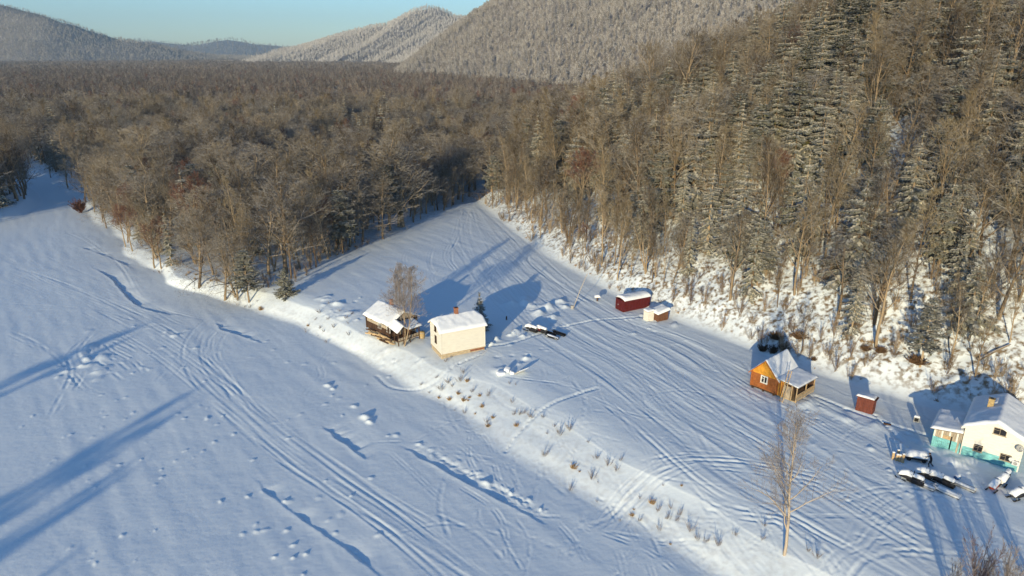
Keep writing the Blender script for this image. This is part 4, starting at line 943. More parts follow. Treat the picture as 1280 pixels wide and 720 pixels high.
# dark wooden house ---------------------------------------------------------
a, L, rz = frame_at((459, 405, 4.2), (491, 424, 3.6), 'x'); L *= .88; Wd = 5.8; hw = 2.6; ri = 1.4; ov = .5
h = thing('wooden_house', 'weathered dark wooden house on the bank edge with snow roof and stacked timber under it', 'house', (a[0], a[1], 3.6), rz)
base = lambda x, y: hw+ri-ri/(Wd/2)*abs(y-Wd/2)
mb = MB(); opn = [(3.6, 4.5, 1.0, 1.9), (6.2, 7.1, 1.0, 1.9)]
o_, d_, n_, ll = axes('front', L, Wd); logs(mb, o_, d_, n_, 0, [(0, 1.3), (ll, 1.3)], .12, openings=[(3.6, 4.5, 1.0, 1.9), (6.2, 7.1, 1.0, 1.9)])
for side in ('left', 'right', 'back'):
    o_, d_, n_, ll = axes(side, L, Wd); logs(mb, o_, d_, n_, 0, [(0, hw), (ll, hw)], .12, openings=[(2.2, 3.2, 0, 2.0)] if side == 'right' else ())
mb.build('log_wall', M_BROWNW, h, kind='stuff')
mb = MB(); o_, d_, n_, ll = axes('front', L, Wd); vboards(mb, o_, d_, n_, 1.3, [(0, hw), (ll, hw)], .22, openings=opn)
for side in ('left', 'right'):
    o_, d_, n_, ll = axes(side, L, Wd); vboards(mb, o_, d_, n_, hw, [(0, hw), (ll/2, hw+ri), (ll, hw)], .24)
mb.build('upper_boards', M_GREYW, h, kind='stuff')
for s_ in (4.05, 6.65): window(h, 'front', L, Wd, s_, 1.45, .9, .85, M_WFRAME)
mb = MB(); mb.box((L/2, Wd/2, -.9), (L-.2, Wd-.2, 1.8)); mb.build('foundation', M_STONE, h)
mb = MB(); mb.box((L+.05, Wd/2-.3, 1.0), (.08, .95, 2.0)); dr = mb.build('door', M_GREYW, h); MB().box((L+.12, Wd/2-.6, 1.0), (.05, .05, .14)).build('handle', M_STEEL, dr)
roof_deck(h, -ov, L+ov, [-ov, Wd/2, Wd+ov], base, mat=M_BROWNW); snow_cap('roof_snow', h, -ov-.05, L+ov+.05, -ov-.05, Wd+ov+.05, base, .38, .4, .2, 2, rag=.2)
mb = MB(); mb.box((3.0, Wd/2+.5, hw+ri+.6), (.5, .5, 1.2)); mb.build('chimney', M_BRICK, h)
# porch on the gable end
mb = MB()
for px_, py_ in ((L+2.3, .2), (L+2.3, 1.3), (L+2.3, 2.6), (L+2.3, 4.6), (L+1.2, .2)): mb.box((px_, py_, .55), (.14, .14, 3.0))
mb.box((L+2.3, 2.4, .35), (.08, 4.6, .1)); mb.box((L+2.3, 2.4, 2.0), (.10, 4.8, .12)); mb.build('porch_frame', M_BROWNW, h)
mb = MB(); mb.box((L+1.2, 2.4, -.1), (2.4, 4.8, .14)); mb.build('porch_floor', M_BROWNW, h)
for k in range(8): MB().box((L+2.36, .35+k*.55, .05), (.05, .4, .75)).build('railing_board', M_GREYW, h)
pb = lambda x, y: 2.25-.22*(x-L)+(.0 if y > 2.2 else .9*max(0, 1-abs(y-1.0)/1.1))
roof_deck(h, L-.2, L+2.7, [-.3, 1.0, 2.2, 5.0], pb, mat=M_BROWNW, name='porch_roof'); snow_cap('porch_snow', h, L+.0, L+2.75, -.35, 5.05, pb, .28, .3, .18, 3)
mb = MB(); mb.tube([(L+2.9, 4.6, -.5), (L+2.9, 4.6, .9)], [.42, .42], 12)
brl = thing('barrel', 'ochre barrel standing at the porch end of the dark wooden house', 'barrel', (h.location.x+math.cos(rz)*(L+3.2)-math.sin(rz)*4.6, h.location.y+math.sin(rz)*(L+3.2)+math.cos(rz)*4.6, 3.1), rz)
mb = MB(); mb.tube([(0, 0, 0), (0, 0, .3), (0, 0, .9), (0, 0, 1.25)], [.42, .46, .46, .42], 14); mb.build('staves', M_YBRICK, brl, True)
for z_ in (.2, 1.0):
    mb = MB(); mb.tube([(0, 0, z_), (0, 0, z_+.06)], [.475, .475], 14); mb.build('hoop', M_STEEL, brl)
# timber stacked below
for k in range(22):
    r_ = random.uniform(.09, .16); s_ = random.uniform(.2, 7.4); ln = random.uniform(1.2, 2.4); zz_ = -.75+.28*(k % 4)+random.uniform(0, .08); o = MB()
    o.tube([(s_, -.35-.16*(k % 4 == 0)-random.uniform(0, .35), zz_), (s_+ln, -.35-random.uniform(0, .35), zz_+random.uniform(-.12, .12))], [r_, r_*.9], 8)
    t = o.build('stacked_log', M_LOGEND if k % 3 else M_BROWNW, None); t.location = h.location; t.rotation_euler = (0, 0, rz); meta(t, ('pale' if k % 3 else 'dark')+' log in the timber stack under the dark wooden house', 'log', 'logs stacked under the dark wooden house')

# orange log cabin ----------------------------------------------------------
a, Wd, rz = frame_at((969.5, 495), (938.8, 483), 'y'); L = 5.3; hw = 2.55; ri = 2.15; ov = .45
gz = ground_z(a, rz, [(0, 0), (L, 0), (L, Wd), (0, Wd), (0, -2)])
h = thing('log_cabin', 'small orange log cabin with yellow gable, white window and a lean-to veranda', 'cabin', (a[0], a[1], gz+.3), rz)
base = lambda x, y: hw+ri-ri/(Wd/2)*abs(y-Wd/2)
mb = MB(); wo = [(Wd*.5-.5, Wd*.5+.5, 1.05, 2.15)]
for side in ('front', 'back', 'left', 'right'):
    o_, d_, n_, ll = axes(side, L, Wd); logs(mb, o_, d_, n_, 0, [(0, hw-.2), (ll, hw-.2)], .10, openings=wo if side == 'left' else ())
mb.build('log_wall', M_ORANGE, h, kind='stuff')
for side in ('left', 'right'):
    o_, d_, n_, ll = axes(side, L, Wd); xs = np.arange(0, ll, .2)
    for s_ in xs:
        mb = MB(); vboards(mb, o_, d_, n_, hw-.3, [(0, hw-.02), (ll/2, hw+ri-.08), (ll, hw-.02)], .2, off_=.08, s0_=float(s_), s1_=min(float(s_)+.2, ll))
        if mb.v: mb.build('gable_board', M_YELLOW, h)
window(h, 'left', L, Wd, Wd*.5, 1.6, .95, 1.05, M_WFRAME, .12, fr=.16)
mb = MB()
for y_ in (.3, Wd/2, Wd-.3): mb.box((L/2, y_, -.28), (L+.4, .25, .4))
mb.box((.1, Wd/2, -.1), (.22, Wd+.5, .2)); mb.box((L-.1, Wd/2, -.1), (.22, Wd+.5, .2)); mb.build('skid_beams', M_BROWNW, h)
roof_deck(h, -ov, L+ov, [-ov, Wd/2, Wd+ov], base, .07, M_YELLOW); snow_cap('roof_snow', h, -ov+.08, L+ov, -ov+.0, Wd+ov-.1, base, .16, .2, .18, 4)
mb = MB()
for y0_, y1_ in ((-ov, Wd/2), (Wd+ov, Wd/2)): mb.prism([(-ov-.03, y0_, base(0, y0_)-.16), (-ov-.03, y0_, base(0, y0_)+.02), (-ov-.03, y1_, base(0, y1_)+.02), (-ov-.03, y1_, base(0, y1_)-.16)], (.03, 0, 0))
mb.build('barge_boards', M_ORANGE, h)
# veranda
V0 = -3.0; vb = lambda x, y: 2.42+.14*(y-V0)/3.0*2.2-.02*x
for k in range(6):
    mb = MB(); mb.box((-.02, -.12-k*.17, 1.12), (.04, .155, 2.3)); mb.build('wall_board', M_YELLOW if k % 2 else M_ORANGE, h)
for k in range(5):
    mb = MB(); mb.box((-.02, -1.15-k*.21, .95), (.04, .19, 1.9)); mb.build('wall_board', M_GREYW, h)
mb = MB()
for px_, py_ in ((0, -2.25), (0, V0), (L/2, V0), (L-.2, V0), (L-.2, -1.4)): mb.box((px_, py_, 1.1), (.12, .12, 2.55))
mb.box((L/2, V0, 2.3), (L+.2, .1, .12)); mb.box((0, V0/2, 2.34), (.1, -V0, .1)); mb.build('veranda_frame', M_LOGEND, h)
mb = MB(); mb.box((L/2, V0/2, -.08), (L, -V0, .1)); mb.build('veranda_floor', M_LOGEND, h)
for k in range(5):
    MB().box((L/2, V0-.04, .12+k*.2), (L, .04, .16)).build('railing_board', M_LOGEND if k > 1 else M_GREYW, h)
MB().box((L-.2, V0/2, 1.0), (.06, -V0, 2.1)).build('back_wall', M_BROWNW, h)
roof_deck(h, -.5, L+.1, [V0-.35, .0], vb, .06, M_STEEL, 'veranda_roof'); snow_cap('veranda_snow', h, -.48, L+.05, V0-.33, -.02, vb, .10, .2, .2, 5)
c, s = math.cos(rz), math.sin(rz)
def wl(h_, x, y, z): c_, s_ = math.cos(h_.rotation_euler.z), math.sin(h_.rotation_euler.z); return (h_.location.x+c_*x-s_*y, h_.location.y+s_*x+c_*y, h_.location.z+z)
ld = thing('ladder', 'wooden ladder leaning on the veranda roof of the orange cabin', 'ladder', wl(h, 0, 0, 0), rz)
p0_, p1_ = np.array((-1.25, -1.5, -.3)), np.array((-.22, -1.75, 4.5))
for dy in (-.22, .22):
    MB().tube([tuple(p0_+(0, dy, 0)), tuple(p1_+(0, dy, 0))], .055, 6).build('rail', M_LOGEND, ld)
for k in range(15):
    q = p0_+(p1_-p0_)*(k+.6)/15.2; MB().tube([(q[0], q[1]-.25, q[2]), (q[0], q[1]+.25, q[2])], .028, 6).build('rung', M_LOGEND, ld)

# rust red shed ---------------------------------------------------------------
a, Wd, rz = frame_at((1089.7, 519), (1069, 513), 'y'); L = 1.7
gz = ground_z(a, rz, [(0, 0), (L, Wd)]); h = thing('shed', 'small rust red plank shed with snowy roof beyond the orange cabin', 'shed', (a[0], a[1], gz), rz)
tops = {'left': [(0, 2.15), (Wd, 2.15)], 'right': [(0, 1.9), (Wd, 1.9)], 'front': [(0, 2.15), (L, 1.9)], 'back': [(0, 1.9), (L, 2.15)]}
for side in ('front', 'back', 'left', 'right'):
    o_, d_, n_, ll = axes(side, L, Wd); k = 0
    while k*.21 < ll-.02:
        mb = MB(); vboards(mb, o_, d_, n_, -.1, tops[side], .21, s0_=k*.21, s1_=min(k*.21+.21, ll)); mb.build('plank', M_REDB, h); k += 1
base = lambda x, y: 2.2-.15*x; roof_deck(h, -.2, L+.25, [-.25, Wd+.25], base, .06, M_REDB); snow_cap('roof_snow', h, -.15, L+.2, .0, Wd+.2, base, .26, .3, .15, 6)
MB().box((L+.6, .1, 1.55), (1.0, .08, .08)).build('beam_end', M_BROWNW, h)

# maroon shed -----------------------------------------------------------------
a, L, rz = frame_at((778.8, 390.4), (812, 383.7), 'x'); Wd = 2.5
gz = ground_z(a, rz, [(0, 0), (L, Wd)]); h = thing('shed', 'long maroon metal shed at the hill foot under a rounded snow roof', 'shed', (a[0], a[1], gz), rz); hw = 2.0
for side in ('front', 'back', 'left', 'right'):
    o_, d_, n_, ll = axes(side, L, Wd); n_p = int(ll/.62); w_ = ll/n_p
    for k in range(n_p):
        mb = MB(); c0 = (o_[0]+d_[0]*(k+.5)*w_, o_[1]+d_[1]*(k+.5)*w_, hw/2-.1); mb.box(c0, (w_-.03, .06, hw+.2), math.atan2(d_[1], d_[0])); mb.box((c0[0]+n_[0]*.045, c0[1]+n_[1]*.045, c0[2]), (w_*.35, .035, hw+.1), math.atan2(d_[1], d_[0])); mb.build('wall_panel', M_MAROON, h)
base = lambda x, y: hw+.02+.30*(1-((y-Wd/2)/(Wd/2+.2))**2); roof_deck(h, -.1, L+.1, [-.12, Wd*.25, Wd*.5, Wd*.75, Wd+.12], base, .05, M_MAROON); snow_cap('roof_snow', h, .1, L+.12, -.2, Wd+.15, base, .42, .5, .16, 7)
dr = MB().box((-.06, Wd*.45, .9), (.05, .8, 1.7)).build('door', M_MAROON, h); MB().box((-.1, Wd*.62, .95), (.06, .12, .12)).build('handle', M_WHITEPL, dr)
# white booth
def crate_at(name, label, cat, u, v, sx, sy, sz, rzz, mat, snow=.2, group=None, leg=0):
    x, y, z = hit(u, v); z = Z(x, y); t = thing(name, label, cat, (x, y, z-.05), rzz, group); return t
t = crate_at('booth', 'narrow white wooden booth beside the maroon shed', 'booth', 810.5, 400, 0, 0, 0, R(28), None)
for k in range(5):
    for sy in (-.62, .62): MB().box((-.56+k*.28, sy, 1.0), (.265, .05, 2.0)).build('plank', M_WHITEP, t)
    for sx in (-.72, .72): MB().box((sx, -.48+k*.24, 1.0), (.05, .225, 2.0)).build('plank', M_WHITEP, t)
MB().box((0, 0, 2.04), (1.7, 1.5, .07)).build('roof', M_GREYW, t); snow_cap('roof_snow', t, -.85, .85, -.75, .75, lambda x, y: 2.07, .28, .3, .15, 8)
t = crate_at('shed', 'low brown shed with a tilted snow roof behind the white booth', 'shed', 824, 399, 0, 0, 0, R(28), None)
mb = MB()
for (o_, d_, n_, ll, tp) in (((-1.2, -1), (1, 0), (0, -1), 2.4, [(0, 1.5), (2.4, 1.9)]), ((1.2, -1), (0, 1), (1, 0), 2.0, [(0, 1.9), (2, 1.9)]), ((1.2, 1), (-1, 0), (0, 1), 2.4, [(0, 1.9), (2.4, 1.5)]), ((-1.2, 1), (0, -1), (-1, 0), 2.0, [(0, 1.5), (2, 1.5)])):
    k = 0
    while k*.24 < ll-.02: mb = MB(); vboards(mb, o_, d_, n_, 0, tp, .24, s0_=k*.24, s1_=min(ll, k*.24+.24)); mb.build('plank', M_SHEDB, t); k += 1
base = lambda x, y: 1.74+.17*x; roof_deck(t, -1.5, 1.5, [-1.3, 1.3], base, .06, M_BROWNW); snow_cap('roof_snow', t, -1.5, 1.55, -1.35, 1.35, base, .45, .5, .16, 9)

# turquoise and white house ---------------------------------------------------
a, Wd, rz = frame_at((1271, 590), (1199.6, 568), 'y'); L = 8.5; hw = 4.1; ri = 1.45; ov = .45
gz = ground_z(a, rz, [(0, 0), (0, Wd), (0, Wd+3)]); h = thing('painted_house', 'large house painted white above turquoise with snow roof, lean-to and satellite dish', 'house', (a[0], a[1], gz), rz)
base = lambda x, y: hw+ri-ri/(Wd/2)*abs(y-Wd/2)
opn = [(.57*Wd-.64, .57*Wd+.64, 4.0, 4.85), (.28*Wd-.47, .28*Wd+.47, 1.1, 1.85), (.76*Wd-.55, .76*Wd+.55, .95, 1.75)]
for lo, hi, mt_ in ((-.4, 1.3, M_TURQ), (1.3, 99, M_WHITEP)):
    mb = MB()
    for side in ('front', 'back', 'left', 'right'):
        o_, d_, n_, ll = axes(side, L, Wd); top = [(0, hw), (ll/2, hw+ri), (ll, hw)] if side in ('left', 'right') else [(0, hw), (ll, hw)]
        boards(mb, o_, d_, n_, lo, top, .17, openings=opn if side == 'left' else (), zmax=hi)
    mb.build('siding', mt_, h, kind='stuff')
mb = MB()
for cx_, cy_ in ((0, 0), (L, 0), (L, Wd), (0, Wd)): mb.box((cx_, cy_, hw/2), (.14, .14, hw))
mb.build('corner_boards', M_WHITEP, h)
for (s0, s1, z0, z1) in opn: window(h, 'left', L, Wd, (s0+s1)/2, (z0+z1)/2, s1-s0-.04, z1-z0-.04, M_GREYW, .03, fr=.06)
roof_deck(h, -ov, L+ov, [-ov, Wd/2, Wd+ov], base, .1, M_WHITEP); snow_cap('roof_snow', h, -ov, L+ov, -ov, Wd+ov, base, .40, .35, .2, 10)
mb = MB()
for y0_, y1_ in ((-ov, Wd/2), (Wd+ov, Wd/2)): mb.prism([(-ov-.04, y0_, base(0, y0_)-.2), (-ov-.04, y0_, base(0, y0_)+.02), (-ov-.04, y1_, base(0, y1_)+.02), (-ov-.04, y1_, base(0, y1_)-.2)], (.035, 0, 0))
mb.build('barge_boards', M_WHITEP, h)
mb = MB(); mb.box((4.6, Wd*.72, hw+ri-.2), (.6, .6, 1.9)); mb.box((4.6, Wd*.72, hw+ri+.79), (.7, .7, .1)); ch = mb.build('chimney', M_YBRICK, h); MB().box((4.6, Wd*.72, hw+ri+.87), (.3, .3, .05)).build('flue', M_BLACK, ch)
snow_cap('chimney_snow', h, 5.1, 7.6, Wd*.72-.8, Wd*.72+.9, lambda x, y: base(x, y)+.15, .35, .5, .2, 12)
# satellite dish
mb = MB(); Vd = []; n1 = 14
for i in range(5):
    for j in range(n1):
        r_ = .42*i/4; w_ = 2*math.pi*j/n1; Vd.append((-.30-.16*(i/4)**2+.16, r_*math.cos(w_), r_*math.sin(w_)))
mb.add(Vd, [(i*n1+j, i*n1+(j+1) % n1, (i+1)*n1+(j+1) % n1, (i+1)*n1+j) for i in range(4) for j in range(n1)])
ds = mb.build('satellite_dish', M_STEEL, h, True); ds.location = (-.12, Wd*.075, 3.1); ds.rotation_euler = (0, .35, .5)
MB().tube([(0, 0, -.1), (-.16, 0, .02), (-.34, 0, -.05)], .025, 6).build('bracket', M_STEEL, ds); MB().tube([(-.25, 0, -.4), (-.72, 0, -.06)], .018, 6).build('feed_arm', M_STEEL, ds); MB().box((-.74, 0, -.04), (.12, .09, .09)).build('receiver', M_WHITEPL, ds)
mb = MB(); mb.box((-.25, Wd*.06, 1.15), (.3, .7, .55)); ac = mb.build('outdoor_unit', M_WHITEPL, h, bevel=.02); mb = MB(); mb.tube([(-.41, Wd*.06, 1.15), (-.43, Wd*.06, 1.15)], .2, 14); mb.build('fan_grille', M_STEEL, ac)
mb = MB(); mb.tube([(-.3, Wd*.14, 1.5), (-.34, Wd*.14, 1.5)], .26, 12); mb.build('round_vent', M_WHITEPL, h)
# lean-to on the left
LW = 3.0; Y0 = Wd+.12; lt = lambda x, y: 3.05-.14*(y-Y0)+.0*x
do = (1.0, 1.85, -.1, 2.0)      # door opening, measured from the far left corner
ot, dt, nt_ = (-.05, Y0+LW), (0, -1), (-1, 0); top = [(0, 2.6), (LW, 3.0)]; k = 0; s_ = 0
while s_ < LW-.02:
    e_ = min(s_+.2, LW)
    for (z0, zm, m_) in ((-.25, 1.45, M_TURQ if k % 5 != 3 or s_ < 1 else M_GREYW), (1.455, 99, M_GREYW if k % 4 else M_WHITEP)):
        mb = MB(); vboards(mb, ot, dt, nt_, z0, top, .2, s0_=s_, s1_=e_, zmax=zm, openings=[(do[0], do[1], max(do[2], z0-.01) if z0 < 0 else z0, min(do[3], zm))] )
        if mb.v: mb.build('wall_board', m_, h)
    s_ += .2; k += 1
mb = MB()
for k in range(4): mb.box((-.06, Y0+LW-do[0]-.11-k*.212, .95), (.05, .2, 2.05))
dr = mb.build('door', M_TURQ, h); MB().box((-.06, Y0+LW-(do[0]+do[1])/2, 1.72), (.055, .84, .5)).build('door_board', M_LOGEND, dr); MB().box((-.11, Y0+LW-do[1]+.12, .95), (.05, .05, .16)).build('handle', M_STEEL, dr)
mb = MB(); vboards(mb, (5.2, Y0+LW), (-1, 0), (0, 1), -.25, [(0, 2.6), (5.25, 2.6)], .22); mb.build('side_boards', M_TURQ, h, kind='stuff')
mb = MB(); vboards(mb, (5.2, Y0), (0, 1), (1, 0), -.25, [(0, 3.0), (LW, 2.6)], .22); mb.build('rear_boards', M_GREYW, h, kind='stuff')
roof_deck(h, -.5, 5.6, [Y0-.05, Y0+LW+.4], lt, .08, M_BROWNW, 'lean_to_roof'); snow_cap('lean_to_snow', h, -.55, 5.6, Y0+.0, Y0+LW+.45, lt, .30, .35, .2, 11)
painted = h
# ------------------------------------------------------------------ snowmobiles, sleds and yard things
def make_snowmobile(label, loc, rz, body, group, snow=1):
    t = thing('snowmobile', label, 'snowmobile', loc, rz, group)       # nose points along +x
    mb = MB(); sec = [(-.35, .30, .34, .62), (.1, .34, .34, .80), (.55, .36, .32, .78), (.95, .30, .30, .60), (1.25, .14, .32, .44)]
    V = []
    for (x, w, z0, z1) in sec: V += [(x, -w, z0), (x, w, z0), (x, w*.95, (z0+z1)/2+.05), (x, w*.55, z1), (x, -w*.55, z1), (x, -w*.95, (z0+z1)/2+.05)]
    F = [(i*6+j, i*6+(j+1) % 6, (i+1)*6+(j+1) % 6, (i+1)*6+j) for i in range(4) for j in range(6)]+[tuple(range(5, -1, -1)), tuple(range(24, 30))]
    mb.add(V, F); b = mb.build('cowling', body, t, True); MB().box((1.12, 0, .52), (.1, .2, .07)).build('headlight', M_WHITEPL, b)
    mb = MB(); mb.box((-.75, 0, .22), (1.75, .42, .30)); mb.tube([(-1.62, -.21, .22), (-1.62, .21, .22)], .15, 10); mb.tube([(.12, -.21, .22), (.12, .21, .22)], .15, 10); mb.build('track', M_BLACK, t)
    mb = MB(); mb.box((-.75, 0, .45), (1.7, .5, .14)); mb.build('tunnel', M_DARKPL, t, bevel=.03)
    mb = MB(); mb.prism([(-1.35, -.17, .52), (-.15, -.17, .52), (-.1, -.17, .66), (-.6, -.17, .78), (-1.35, -.17, .80)], (0, .34, 0)); mb.build('seat', M_BLACK, t, bevel=.04)
    for sy in (-.42, .42):
        mb = MB(); mb.prism([(.2, sy-.07, .04), (1.3, sy-.07, .03), (1.55, sy-.07, .2), (1.5, sy-.07, .23), (1.25, sy-.07, .08), (.2, sy-.07, .08)], (0, .14, 0)); sk = mb.build('ski', M_BLACK, t); MB().tube([(.75, sy, .07), (.68, sy*.55, .42)], .03, 6).build('strut', M_STEEL, sk)
    mb = MB(); mb.prism([(.30, -.24, .76), (.30, .24, .76), (.02, .17, 1.12), (.02, -.17, 1.12)], (-.02, 0, 0)); mb.build('windshield', M_GLASS, t)
    mb = MB(); mb.tube([(-.02, 0, .7), (-.16, 0, .95)], .025, 6); mb.tube([(-.26, -.36, .95), (-.14, -.1, .97), (-.14, .1, .97), (-.26, .36, .95)], .022, 6); mb.build('handlebar', M_BLACK, t)
    mb = MB(); mb.tube([(-1.3, -.2, .6), (-1.75, -.2, .62), (-1.75, .2, .62), (-1.3, .2, .6)], .02, 6); mb.build('rear_rack', M_STEEL, t); t.scale = (.92, 1.0, 1.22)
    if snow: snow_cap('snow_cover', t, -.35, 1.2, -.40, .40, lambda x, y: .78-.45*max(0, x-.3)*.6-.25*abs(y), .34, .25, .09, 13); snow_cap('seat_snow', t, -1.6, -.35, -.27, .27, lambda x, y: .74, .30, .15, .09, 14)
    return t
def make_sled(label, loc, rz, mat, group, snow=1):
    t = thing('sled', label, 'sled', loc, rz, group); mb = MB(); V = []; sec = [(-1.3, .34, .05, .40), (-.4, .38, .02, .36), (.6, .38, .02, .36), (1.1, .33, .10, .42), (1.45, .20, .30, .52)]
    for (x, w, z0, z1) in sec: V += [(x, -w, z1), (x, -w*.75, z0), (x, w*.75, z0), (x, w, z1), (x, w-.05, z1), (x, w*.7, z0+.05), (x, -w*.7, z0+.05), (x, -w+.05, z1)]
    F = [(i*8+j, i*8+(j+1) % 8, (i+1)*8+(j+1) % 8, (i+1)*8+j) for i in range(4) for j in range(8)]+[tuple(range(7, -1, -1)), tuple(range(32, 40))]
    mb.add(V, F); mb.build('hull', mat, t)
    for sy in (-.26, .26): MB().box((-.1, sy, .0), (2.4, .06, .05)).build('runner', M_BLACK, t)
    MB().tube([(1.4, -.12, .42), (2.1, 0, .3), (1.4, .12, .42)], .02, 6).build('tow_bar', M_STEEL, t)
    if snow: snow_cap('snow_load', t, -1.25, 1.1, -.31, .31, lambda x, y: .12, .30, .2, .09, 15)
    return t
def at3(u, v): x, y = G(u, v, 3.0); z = Z(x, y); return (x, y, z+.0)
GA = 'snowmobiles parked before the painted house'; GB = 'snowmobiles parked in the middle of the yard'
nose = R(131)
make_snowmobile('snowy black snowmobile at the front left of the group by the painted house', at3(1136, 601), nose, M_DARKPL, GA)
make_snowmobile('dark snowmobile standing just behind the front left one, below the walking person', at3(1156, 597), nose+.35, M_DARKPL, GA)
make_snowmobile('snowy snowmobile in the middle of the group, right of the dark one', at3(1174, 603), nose-.1, M_DARKPL, GA)
make_sled('snow filled grey sled hitched behind the front left snowmobile', at3(1153, 607), nose, M_STEEL, 'cargo sleds near the painted house')
make_sled('pale white sled lying apart in front of the snowmobile group', at3(1184, 617), nose-.05, M_WHITEPL, 'cargo sleds near the painted house')
make_sled('grey sled full of snow behind the pale white sled', at3(1203, 609), nose-.05, M_STEEL, 'cargo sleds near the painted house')
brl2 = thing('fuel_can', 'small blue fuel drum at the head of the rear sled', 'fuel drum', at3(1196, 600), .4); mb = MB(); mb.tube([(-.3, 0, .28), (.3, 0, .28)], .26, 12); mb.build('drum', M_BLUEPL, brl2, True); snow_cap('snow_cap', brl2, -.3, .3, -.22, .22, lambda x, y: .48, .16, .12, .08, 16)
make_snowmobile('bright red orange snowmobile under a snow heap before the painted house', at3(1243, 610), R(215), M_REDPL, GA)
make_snowmobile('snow covered snowmobile close behind the bright red orange one', at3(1254, 603), R(220), M_WHITEPL, GA)
make_snowmobile('snow buried dark snowmobile at the right edge near the house corner', at3(1272, 622), R(200), M_DARKPL, GA)
make_snowmobile('leftmost snow covered snowmobile of the group in mid yard', at3(663, 413.5), R(137), M_DARKPL, GB)
make_snowmobile('snowmobile with dark red cowling behind the leftmost in mid yard', at3(675, 415), R(137), M_MAROON, GB)
make_sled('dark empty sled trailing the snowmobiles in mid yard', at3(687, 417.5), R(137), M_BLACK, 'sleds in mid yard', 0)
make_sled('snow filled sled nearest the viewer of those in mid yard', at3(690, 422), R(139), M_BLACK, 'sleds in mid yard', 1)
make_sled('dark sled at the far side of the group in mid yard', at3(699, 418), R(137), M_BLACK, 'sleds in mid yard', 0)
# upright log rounds and covered heap
for k, (u, v) in enumerate([(1116, 574), (1120, 575.5), (1124, 576.5), (1128, 578), (1122, 571)]):
    x, y, z = at3(u, v); mb = MB(); hh = random.uniform(.8, 1.1); mb.tube([(0, 0, -.1), (0, 0, hh)], [.17, .15], 9); o = mb.build('log_round', M_LOGEND, None); o.location = (x, y, z); o.rotation_euler = (random.uniform(-.1, .1), random.uniform(-.1, .1), 0)
    meta(o, 'upright cut log in the short row left of the walking person', 'log', 'upright cut logs left of the walking person')
    snow_cap('snow_cap', o, -.16, .16, -.16, .16, lambda x, y: hh, .14, .12, .06, 17)
t = thing('covered_trailer', 'low dark trailer heaped with snow between the upright logs and the person', 'trailer', at3(1144, 574), R(-20)); MB().box((0, 0, .35), (2.4, 1.1, .3)).build('bed', M_DARKPL, t); snow_cap('snow_heap', t, -1.25, 1.25, -.65, .65, lambda x, y: .5, .75, .7, .12, 18)
for sx in (-.8, .8): MB().tube([(sx, -.62, .2), (sx, -.5, .2)], .24, 12).build('wheel', M_BLACK, t)
t = thing('crate', 'small dark crate standing in the snow between the rust red shed and painted house', 'crate', at3(1145, 527), R(-30)); mb = MB(); mb.box((0, 0, .35), (.7, .6, .7)); mb.build('box', M_STEEL, t, bevel=.02); MB().box((-.02, -.31, .38), (.5, .03, .45)).build('front_panel', M_BLACK, t)
snow_cap('snow_cap', t, -.36, .36, -.31, .31, lambda x, y: .70, .2, .2, .08, 19)
t = thing('short_plank', 'short dark plank end poking from snow below the rust red shed', 'plank', at3(1109, 531), R(-35)); MB().box((0, 0, .12), (.9, .3, .16)).build('plank', M_BROWNW, t)
# leaning pole
x, y, z = at3(716, 386); t = thing('leaning_pole', 'thin pale pole leaning to the right in the middle of the yard', 'pole', (x, y, z), 0); MB().tube([(0, 0, -.2), (1.3, .4, 3.6), (2.7, .8, 7.0)], [.07, .06, .04], 8).build('pole', M_POLE, t); mb = MB(); mb.box((-.15, 0, .3), (.5, .4, .8)); mb.build('concrete_foot', M_CONC, t, bevel=.03)
x, y, z = at3(746.5, 376); t = thing('post', 'short post with a snow cap by the track left of the maroon shed', 'post', (x, y, z), 0); MB().tube([(0, 0, -.1), (0, 0, .8)], .16, 9).build('stake', M_BROWNW, t); MB().box((0, 0, .84), (1.1, .9, .08)).build('board', M_GREYW, t); snow_cap('snow_cap', t, -.6, .6, -.5, .5, lambda x, y: .88, .4, .4, .1, 20)
x, y, z = at3(633, 400); t = MB().tube([(0, 0, -.1), (.03, 0, .7)], [.14, .12], 8).build('stump', M_BROWNW, None); t.location = (x, y, z); meta(t, 'small dark stump in the blue shadow right of the cream house', 'stump')
# hillside fallen log
p_, q_ = hit(1222, 453), hit(1262, 434); mb = MB(); d_ = np.array(q_)-np.array(p_); mb.tube([(0, 0, .35), tuple(d_*.5+np.array((0, 0, .5))), tuple(d_+np.array((0, 0, .45)))], [.22, .18, .1], 8); t = mb.build('fallen_log', M_BARK, None); t.location = p_; meta(t, 'dark fallen log lying slanted on the snowy slope above the painted house', 'log')
